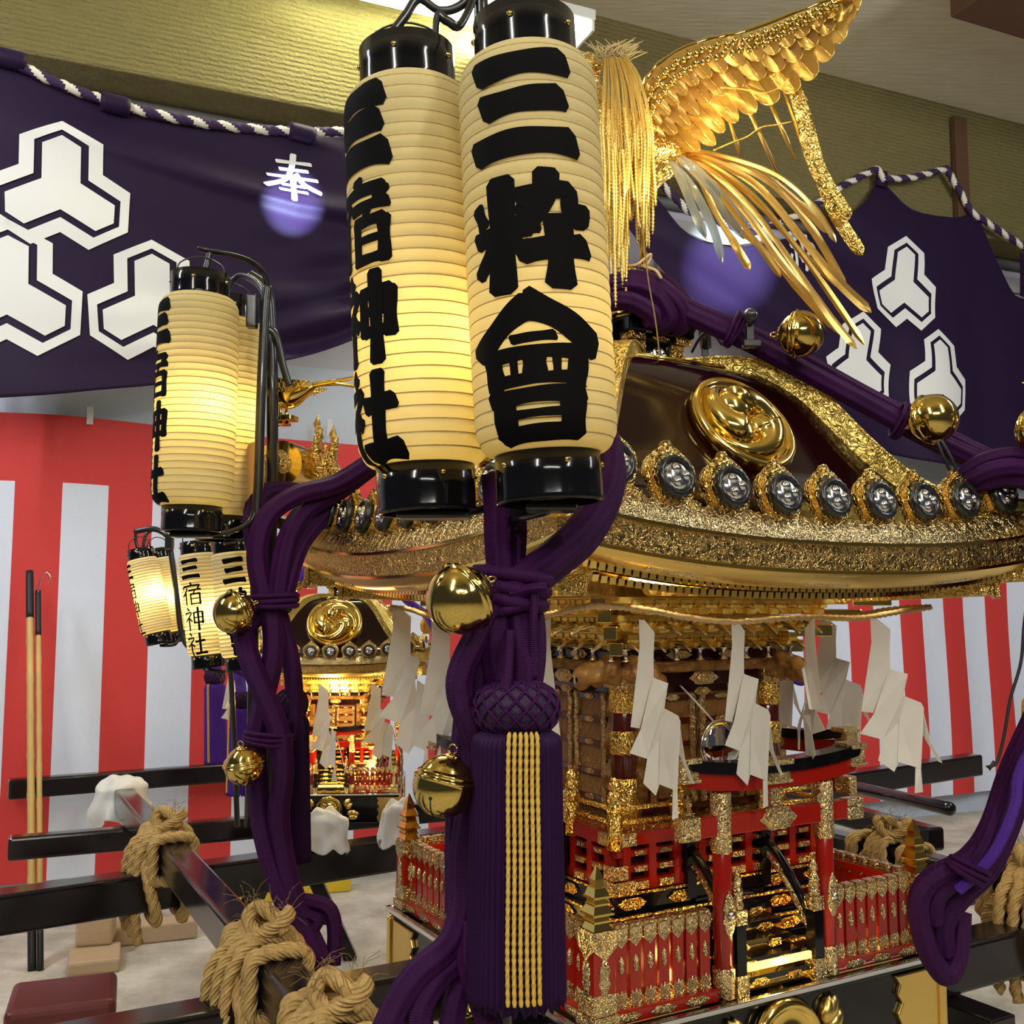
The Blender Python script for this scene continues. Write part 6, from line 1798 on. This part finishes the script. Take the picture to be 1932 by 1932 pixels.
# ---------------------------------------------------------------- straw rope lashings where poles cross
def lashing(P, ax, bx, label, r=0.0155, hx=0.0425, zt=0.845, zx=0.745, hb=0.055, zb=0.618, seed=1, tail=0.10, tdir=1):
    """square lashing: P crossing point (x, y), ax unit vector of the upper pole, bx of the lower one"""
    rnd = random.Random(seed); P = Vector((P.x, P.y, 0)); E = empty('rope_lashing', P + Vector((0, 0, zb)), label=label, cat='rope lashing', group='straw rope lashings'); E0_ = E.location.copy()
    a = ax.normalized(); perp = Vector((-a.y, a.x, 0))
    def w(u, v, z): return P + a * u + perp * v + Vector((0, 0, z))
    def part(nm, path, rr=r, closed=False, pitch=0.075):
        pth = resample(path + ([path[0]] if closed else []), rr * 0.45)
        b = MB(); b.tube(pth, rr, 18, lobes=3, amp=0.17, twist=175)
        o = b.build(nm, M_straw, E); o.matrix_parent_inverse = Matrix.Translation(-E0_); return o
    H = hx + r * 1.05; T = zt + r
    for k in range(3):
        o = (k - 1.0) * r * 1.9; B_ = hb + r * (1.1 + 0.9 * k)
        loop = [w(o, -H * .8, T), w(o, H * .8, T + 0.004), w(o * .9 + .01, H + 0.012, zt - 0.02), w(B_, H + 0.012, zx - 0.02), w(B_ + .004, H * .7, zb - r), w(0, H * .8, zb - r * 1.6), w(-B_ - .004, H * .7, zb - r), w(-B_, H + 0.012, zx - 0.02),
                w(o * .9 - .01, H + .006 + r * .6, zt - 0.02), w(o, H * .7, T + r * .8), w(o, -H * .8, T + r * .5), w(o * .9 - .01, -H - 0.012, zt - 0.02), w(-B_, -H - 0.012, zx - 0.02), w(-B_, -H * .7, zb - r), w(0, -H * .8, zb - r * 1.6), w(B_, -H * .7, zb - r), w(B_, -H - 0.012, zx - 0.02), w(o * .9 + .01, -H - 0.012, zt - 0.03)]
        part('rope_turn', catmull(loop, 5, True), closed=True)
    for s_ in (-1, 1):
        for k in range(2):
            o = s_ * (hb + r * (4.6 + 1.8 * k)) * 0.8
            part('rope_turn', catmull([w(o, -H, T - .01), w(o, 0, T), w(o, H, T - .01), w(o, H + .004, zt - .05), w(o, H, zx - .012), w(o, 0, zx - .02), w(o, -H, zx - .012), w(o, -H - .004, zt - .05)], 4, True), closed=True)
    # knot on top
    kn = [w(0.045 * sin(t_) * (1 + .2 * cos(3 * t_)), 0.040 * cos(2 * t_), T + 0.042 + 0.022 * sin(3 * t_)) for t_ in [2 * pi * i / 26 for i in range(26)]]
    part('knot', catmull(kn, 3, True), r * 1.05, True)
    part('knot', catmull([w(-0.05, -0.03, T + .02), w(-0.02, 0.0, T + .06), w(0.02, 0.02, T + .065), w(0.05, 0.0, T + .03), w(0.075, -0.02, T + 0.01)], 5), r)
    for k in range(3):
        v = tdir * (H + 0.03 + 0.012 * k); uo = -0.05 + 0.036 * k
        part('hanging_tail', catmull([w(uo, tdir * H * .6, T + .012), w(uo, v, zt - 0.03), w(uo + .004, v + tdir * .015, zx - 0.05), w(uo + .006 * k, v + tdir * .01, zb - tail * .4), w(uo + 0.004 * k, v, zb - tail + 0.02 * k)], 6), r * 0.95)
    b = MB()
    for k in range(46):
        t_ = rnd.random() * 2 * pi; c = w(0.05 * sin(t_), 0.05 * cos(t_), T + 0.03 + rnd.random() * .05); d = Vector((rnd.uniform(-1, 1), rnd.uniform(-1, 1), rnd.uniform(-.2, 1))) * 0.05
        b.tube([c, c + d * .5 + Vector((0, 0, .01)), c + d], 0.0006, 4)
    o = b.build('loose_fibres', M_straw, E); o.matrix_parent_inverse = Matrix.Translation(-E0_); o['kind'] = 'stuff'
    return E


def cross(p0, p1, q0, q1):
    r_ = p1 - p0; s_ = q1 - q0; k = ((q0.x - p0.x) * s_.y - (q0.y - p0.y) * s_.x) / (r_.x * s_.y - r_.y * s_.x)
    return p0 + r_ * k


xa = (X0 - X1)
CA = cross(X1, X0, A0, A1); CB = cross(X1, X0, uv(-2, .67, 0), uv(3, .67, 0)); CC = cross(X1, X0, uv(-2, .17, 0), uv(3, .17, 0))
lashing(CA, xa, A1 - A0, 'straw rope lashing farthest up the left cross pole with frayed ends', seed=1, tdir=1)
lashing(CB, xa, d1, 'straw rope lashing in the middle of the left cross pole, knotted on top', seed=2, tdir=1, r=0.0142)
lashing(CC, xa, d1, 'straw rope lashing at the bottom edge nearest the viewer', seed=3, tdir=1, r=0.0142)
ya = Y1 - Y0
lashing(cross(Y0, Y1, uv(-2, .17, 0), uv(3, .17, 0)), ya, d1, 'straw rope lashing behind the purple cords at the right', seed=4, tdir=1)
lashing(cross(Y0, Y1, uv(-2, .67, 0), uv(3, .67, 0)), ya, d1, 'straw rope lashing glimpsed over the right fence corner', seed=5, tdir=-1, r=0.013)


# ---------------------------------------------------------------- white cloth wraps
def wrap_cloth(c, rx, ry, h, label, seed, ax=0.0):
    b = MB(); N_ = 84; M_ = 36
    def fn(i, j):
        a = 2 * pi * i; u = j
        if u < 0.5: r = sin(u * pi) ** 0.8; z = h * (0.62 + 0.38 * cos(u * pi))
        else: q = (u - 0.5) / 0.5; r = 1 + 0.16 * q; z = h * (0.62 - q * (1.05 + 0.45 * noise.noise(Vector((cos(a) * 1.3 + seed, sin(a) * 1.3, 2)))))
        k = 1 + (0.07 * sin(a * 7 + seed + u * 2) + 0.06 * sin(a * 11 - seed)) * u * u + 0.30 * noise.noise(Vector((cos(a) * 1.6 + seed, sin(a) * 1.6, u * 3))) * min(1, u * 2)
        return Vector((rx * r * k * cos(a), ry * r * k * sin(a), z * (1 + 0.25 * noise.noise(Vector((cos(a) * r * 2, sin(a) * r * 2 + seed, 5))))))
    b.grid(fn, N_, M_, flip=True)
    o = b.build('cloth_wrap', M_cloth, solid=0.003); o.matrix_world = Matrix.Translation(c) @ Rz(ax); tag(o, label, 'cloth', 'white cloth wraps'); return o


wrap_cloth(X0 + Vector((0.0, 0.0, -0.09)), 0.105, 0.085, 0.125, 'white cloth tied over the far end of the left cross pole', 1.0, 0.5)
wrap_cloth(at(612, 1562, 3.75) - Vector((0, 0, 0.03)), 0.075, 0.06, 0.09, 'white cloth draped on the rear pole left of the red fence', 2.3)
wrap_cloth(at(752, 1552, 3.75) - Vector((0, 0, 0.03)), 0.06, 0.05, 0.10, 'white cloth half hidden behind the left fence corner', 3.1)
wrap_cloth(at(318, 1560, 3.95) - Vector((0, 0, 0.03)), 0.05, 0.05, 0.06, 'scrap of white cloth behind the farthest rope lashing', 4.1)

# ---------------------------------------------------------------- trestles
def trestle(c, ang, w, h, label, spread=0.30):
    E = empty('trestle', Vector((c.x, c.y, 0)), label=label, cat='trestle', group='black trestles'); E.rotation_euler = (0, 0, ang)
    b = MB(); b.box((0, 0, h - 0.04), (w, 0.09, 0.08)); b.build('top_beam', M_pole, E, bevel=0.005)
    for sx in (-1, 1):
        for sy in (-1, 1):
            b = MB(); b.bar((sx * w * .42, sy * spread, 0), (sx * w * .42, sy * 0.03, h - 0.06), 0.06, 0.06, up=Vector((1, 0, 0))); b.build('leg', M_pole, E, bevel=0.004)
        b = MB(); b.bar((sx * w * .42, -spread * .7, h * .3), (sx * w * .42, spread * .7, h * .3), 0.04, 0.06); b.build('brace', M_pole, E, bevel=0.004)
    b = MB(); b.bar((-w * .42, 0, h * .3), (w * .42, 0, h * .3), 0.05, 0.06); b.build('stretcher', M_pole, E, bevel=0.004)
    return E


cc_ = uv(-0.18, 0.45, 0); trestle(cc_, SHA + pi / 2, 0.95, 0.615, 'black wooden trestle under the left end of the large shrine')
cc_ = uv(1.18, 0.45, 0); trestle(cc_, SHA + pi / 2, 0.95, 0.615, 'black wooden trestle under the right end of the large shrine')
pm = smM @ Vector((-0.42, 0, 0)); trestle(Vector((pm.x, pm.y, 0)), SHA * .3 + pi / 2, 0.9, 0.633, 'black wooden trestle under the rear shrine poles')

# ---------------------------------------------------------------- odds and ends on the floor and wall
def canes():
    for i, (top, bot, r, lab) in enumerate((((56, 1078), (62, 1800), 0.017, 'thicker bamboo cane leaning on the curtain, black grip on top'), ((72, 1115), (78, 1790), 0.0125, 'thinner bamboo cane with a wire hook on top'))):
        D0_, D1_ = 5.18, 4.9
        a = at(*top, 5.35 - 0.03 * i); c = atz(*bot, 0.0) if False else at(*bot, 4.75); c.z = 0.0
        E = empty('bamboo_cane', c, label=lab, cat='cane', group='bamboo canes'); loc = c.copy()
        b = MB(); n = 9
        pts = [c.lerp(a, k / 60) for k in range(61)]
        b.tube(pts[6:54], [r * (1.14 if k % 6 == 0 else 1.0) for k in range(6, 54)], 12)
        o = b.build('shaft', M_bamboo, E); o.matrix_parent_inverse = Matrix.Translation(-loc)
        b = MB(); b.tube(pts[:7], r * 1.12, 12); o = b.build('ferrule', M_rubber, E); o.matrix_parent_inverse = Matrix.Translation(-loc)
        b = MB(); b.tube(pts[52:], r * 1.15, 12); o = b.build('grip', M_rubber, E); o.matrix_parent_inverse = Matrix.Translation(-loc)
        if i:
            b = MB(); b.tube(catmull([at(*p, 5.3) for p in ((72, 1118), (76, 1095), (86, 1080), (95, 1088), (90, 1098))], 5), 0.004, 8); o = b.build('hook', M_silver, E); o.matrix_parent_inverse = Matrix.Translation(-loc)


canes()
def block(px, py, sz, rot, label, mat, z=None, name='wood_block', cat='block', group=None):
    p = atz(px, py, 0.0); p.z = sz[2] / 2 if z is None else z
    b = MB(); b.box((0, 0, 0), sz); o = b.build(name, mat, bevel=min(0.012, sz[2] * .2)); o.location = p; o.rotation_euler = (0, 0, rot); return tag(o, label, cat, group)


block(178, 1822, (0.22, 0.26, 0.06), 0.35, 'flat wood offcut under the squared block', M_wood2, group='wood blocks')
block(180, 1800, (0.16, 0.17, 0.19), 0.25, 'squared wood block standing below the left black pole', M_wood2, z=0.06 + 0.095, group='wood blocks')
block(270, 1775, (0.5, 0.12, 0.09), 0.35, 'wood beam lying on the floor behind the squared block', M_wood2, group='wood blocks')
bx = tag(MB().box((0, 0, 0), (0.29, 0.26, 0.50)).build('maroon_box', basic('maroon_paint', (0.115, 0.016, 0.016), 0.35, bump=0.15, bscale=30, var=0.2), bevel=0.02, seg=3), 'maroon painted box standing on the floor at the lower left', 'box')
p = atz(120, 1868, 0.50); bx.location = (p.x, p.y - 0.0, 0.25); bx.rotation_euler = (0, 0, 0.35)
block(505, 1700, (0.30, 0.10, 0.10), 0.3, 'yellow painted bar on the floor behind the left cords', M_yellow, name='yellow_bar', cat='bar', group='yellow bars')
block(590, 1684, (0.42, 0.10, 0.10), 0.3, 'longer yellow painted bar under the rear shrine', M_yellow, name='yellow_bar', cat='bar', group='yellow bars')
b = MB()
for k in range(5):
    c = atz(1926 + k * 2, 1800, 0.012 + 0.014 * k); b.tube([c + Vector((0.11 * cos(q * pi / 16), 0.085 * sin(q * pi / 16), 0)) for q in range(32)], 0.008, 8, closed=True)
tag(b.build('coiled_cable', M_cloth), 'coil of white cable on the floor at the right edge', 'cable')
b = MB(); b.tube(resample(catmull([at(*p) for p in ((1940, 1120, 2.2), (1932, 1180, 2.2), (1926, 1250, 2.2), (1906, 1320, 2.2), (1894, 1390, 2.2), (1880, 1440, 2.2), (1862, 1446, 2.2), (1866, 1452, 2.2), (1876, 1436, 2.2))], 8), 0.01), 0.0035, 8)
tag(b.build('black_cable', M_rubber), 'thin black cable hanging down beside the right purple cords', 'cable')
b = MB(); b.tube(resample(catmull([at(*p) for p in ((1768, 832, 2.36), (1782, 866, 2.36), (1798, 900, 2.38), (1806, 925, 2.4))], 8), 0.01), 0.004, 8); b.tube(resample(catmull([at(*p) for p in ((1775, 830, 2.36), (1800, 875, 2.36), (1808, 905, 2.38), (1812, 925, 2.4))], 8), 0.01), 0.004, 8)
tag(b.build('black_cable', M_rubber), 'pair of thin black wires below the lower bell on the right ridge', 'cable')
b = MB(); b.tube(resample(catmull([at(*p) for p in ((1300, 640, 2.75), (1320, 612, 2.72), (1350, 612, 2.7), (1376, 630, 2.66), (1392, 655, 2.62))], 8), 0.01), 0.004, 8); b.tube(resample(catmull([at(*p) for p in ((1305, 665, 2.75), (1325, 632, 2.72), (1345, 630, 2.7), (1362, 650, 2.66))], 8), 0.01), 0.004, 8)
tag(b.build('black_cable', M_rubber), 'black wires curling beside the roof platform', 'cable')


# tan oval board behind the tall left lanterns
b = MB(); n_ = 40
b.prism([(0.040 * cos(2 * pi * k / n_), 0.098 * sin(2 * pi * k / n_) * (1 + 0.12 * sin(2 * pi * k / n_))) for k in range(n_)], 0.014)
o = b.build('wooden_paddle', basic('amber_wood', (0.60, 0.33, 0.06), 0.5, bump=0.3, bscale=12, var=0.15, squash=(8, 1, 1)), bevel=0.004); o.matrix_world = frame(at(470, 908, 2.78), Vector((1, 0.25, 0.12)), Vector((0.12, 0, 1)))
tag(o, 'tan oval wooden board between the hidden tall lantern and the black pole', 'board')


# clip-on spot lamps that light the banners
def spot_lamp(p, target, label, power, ang, color):
    p = Vector(p); d = (Vector(target) - p).normalized()
    E = empty('spot_lamp', p, label=label, cat='lamp', group='clip-on spot lamps')
    M = frame((0, 0, 0), d.orthogonal(), d)
    b = MB(); b.lathe([(0.012, -0.03), (0.017, -0.026), (0.018, 0.03), (0.015, 0.032), (0.014, 0.024), (0.0005, 0.022)], 20, 0, M); b.build('shade', M_blackr, E)
    b = MB(); b.lathe([(0.013, 0.024), (0.0005, 0.026)], 16, 0, M); b.build('lens', M_led_w, E)
    b = MB(); b.box((0, 0.01, -0.045), (0.02, 0.02, 0.05)); b.box((0.004, 0.01, -0.07), (0.045, 0.03, 0.018)); b.build('clip', M_blackr, E, bevel=0.003)
    spot_light('lamp_beam', p + d * 0.045, target, power, color, ang, 0.9, 0.01)
    return E


tgR = wpix(1374, 508, 0.5); tgL = wpix(553, 385, 0.6)
spot_lamp(at(1416, 596, 2.52), tgR, 'small black spot lamp clipped on the right ridge cord', 12000, 9, (0.55, 0.76, 1.0))
spot_lamp(at(700, 640, 2.9), tgL, 'small black spot lamp hidden behind the left front lantern', 9000, 7, (0.55, 0.76, 1.0))
spot_lamp(at(1330, 640, 2.9), at(1290, 230, 2.62), 'small black spot lamp beside the roof platform aimed at the phoenix', 90, 36, (1.0, 0.86, 0.5))
point_light('phoenix_fill', at(1312, 215, 2.50), 2.6, (1.0, 0.85, 0.45), 0.012)  # bare point lights added to brighten the phoenix, no lamp body here
point_light('phoenix_fill', at(1215, 330, 2.45), 0.9, (1.0, 0.85, 0.45), 0.012)
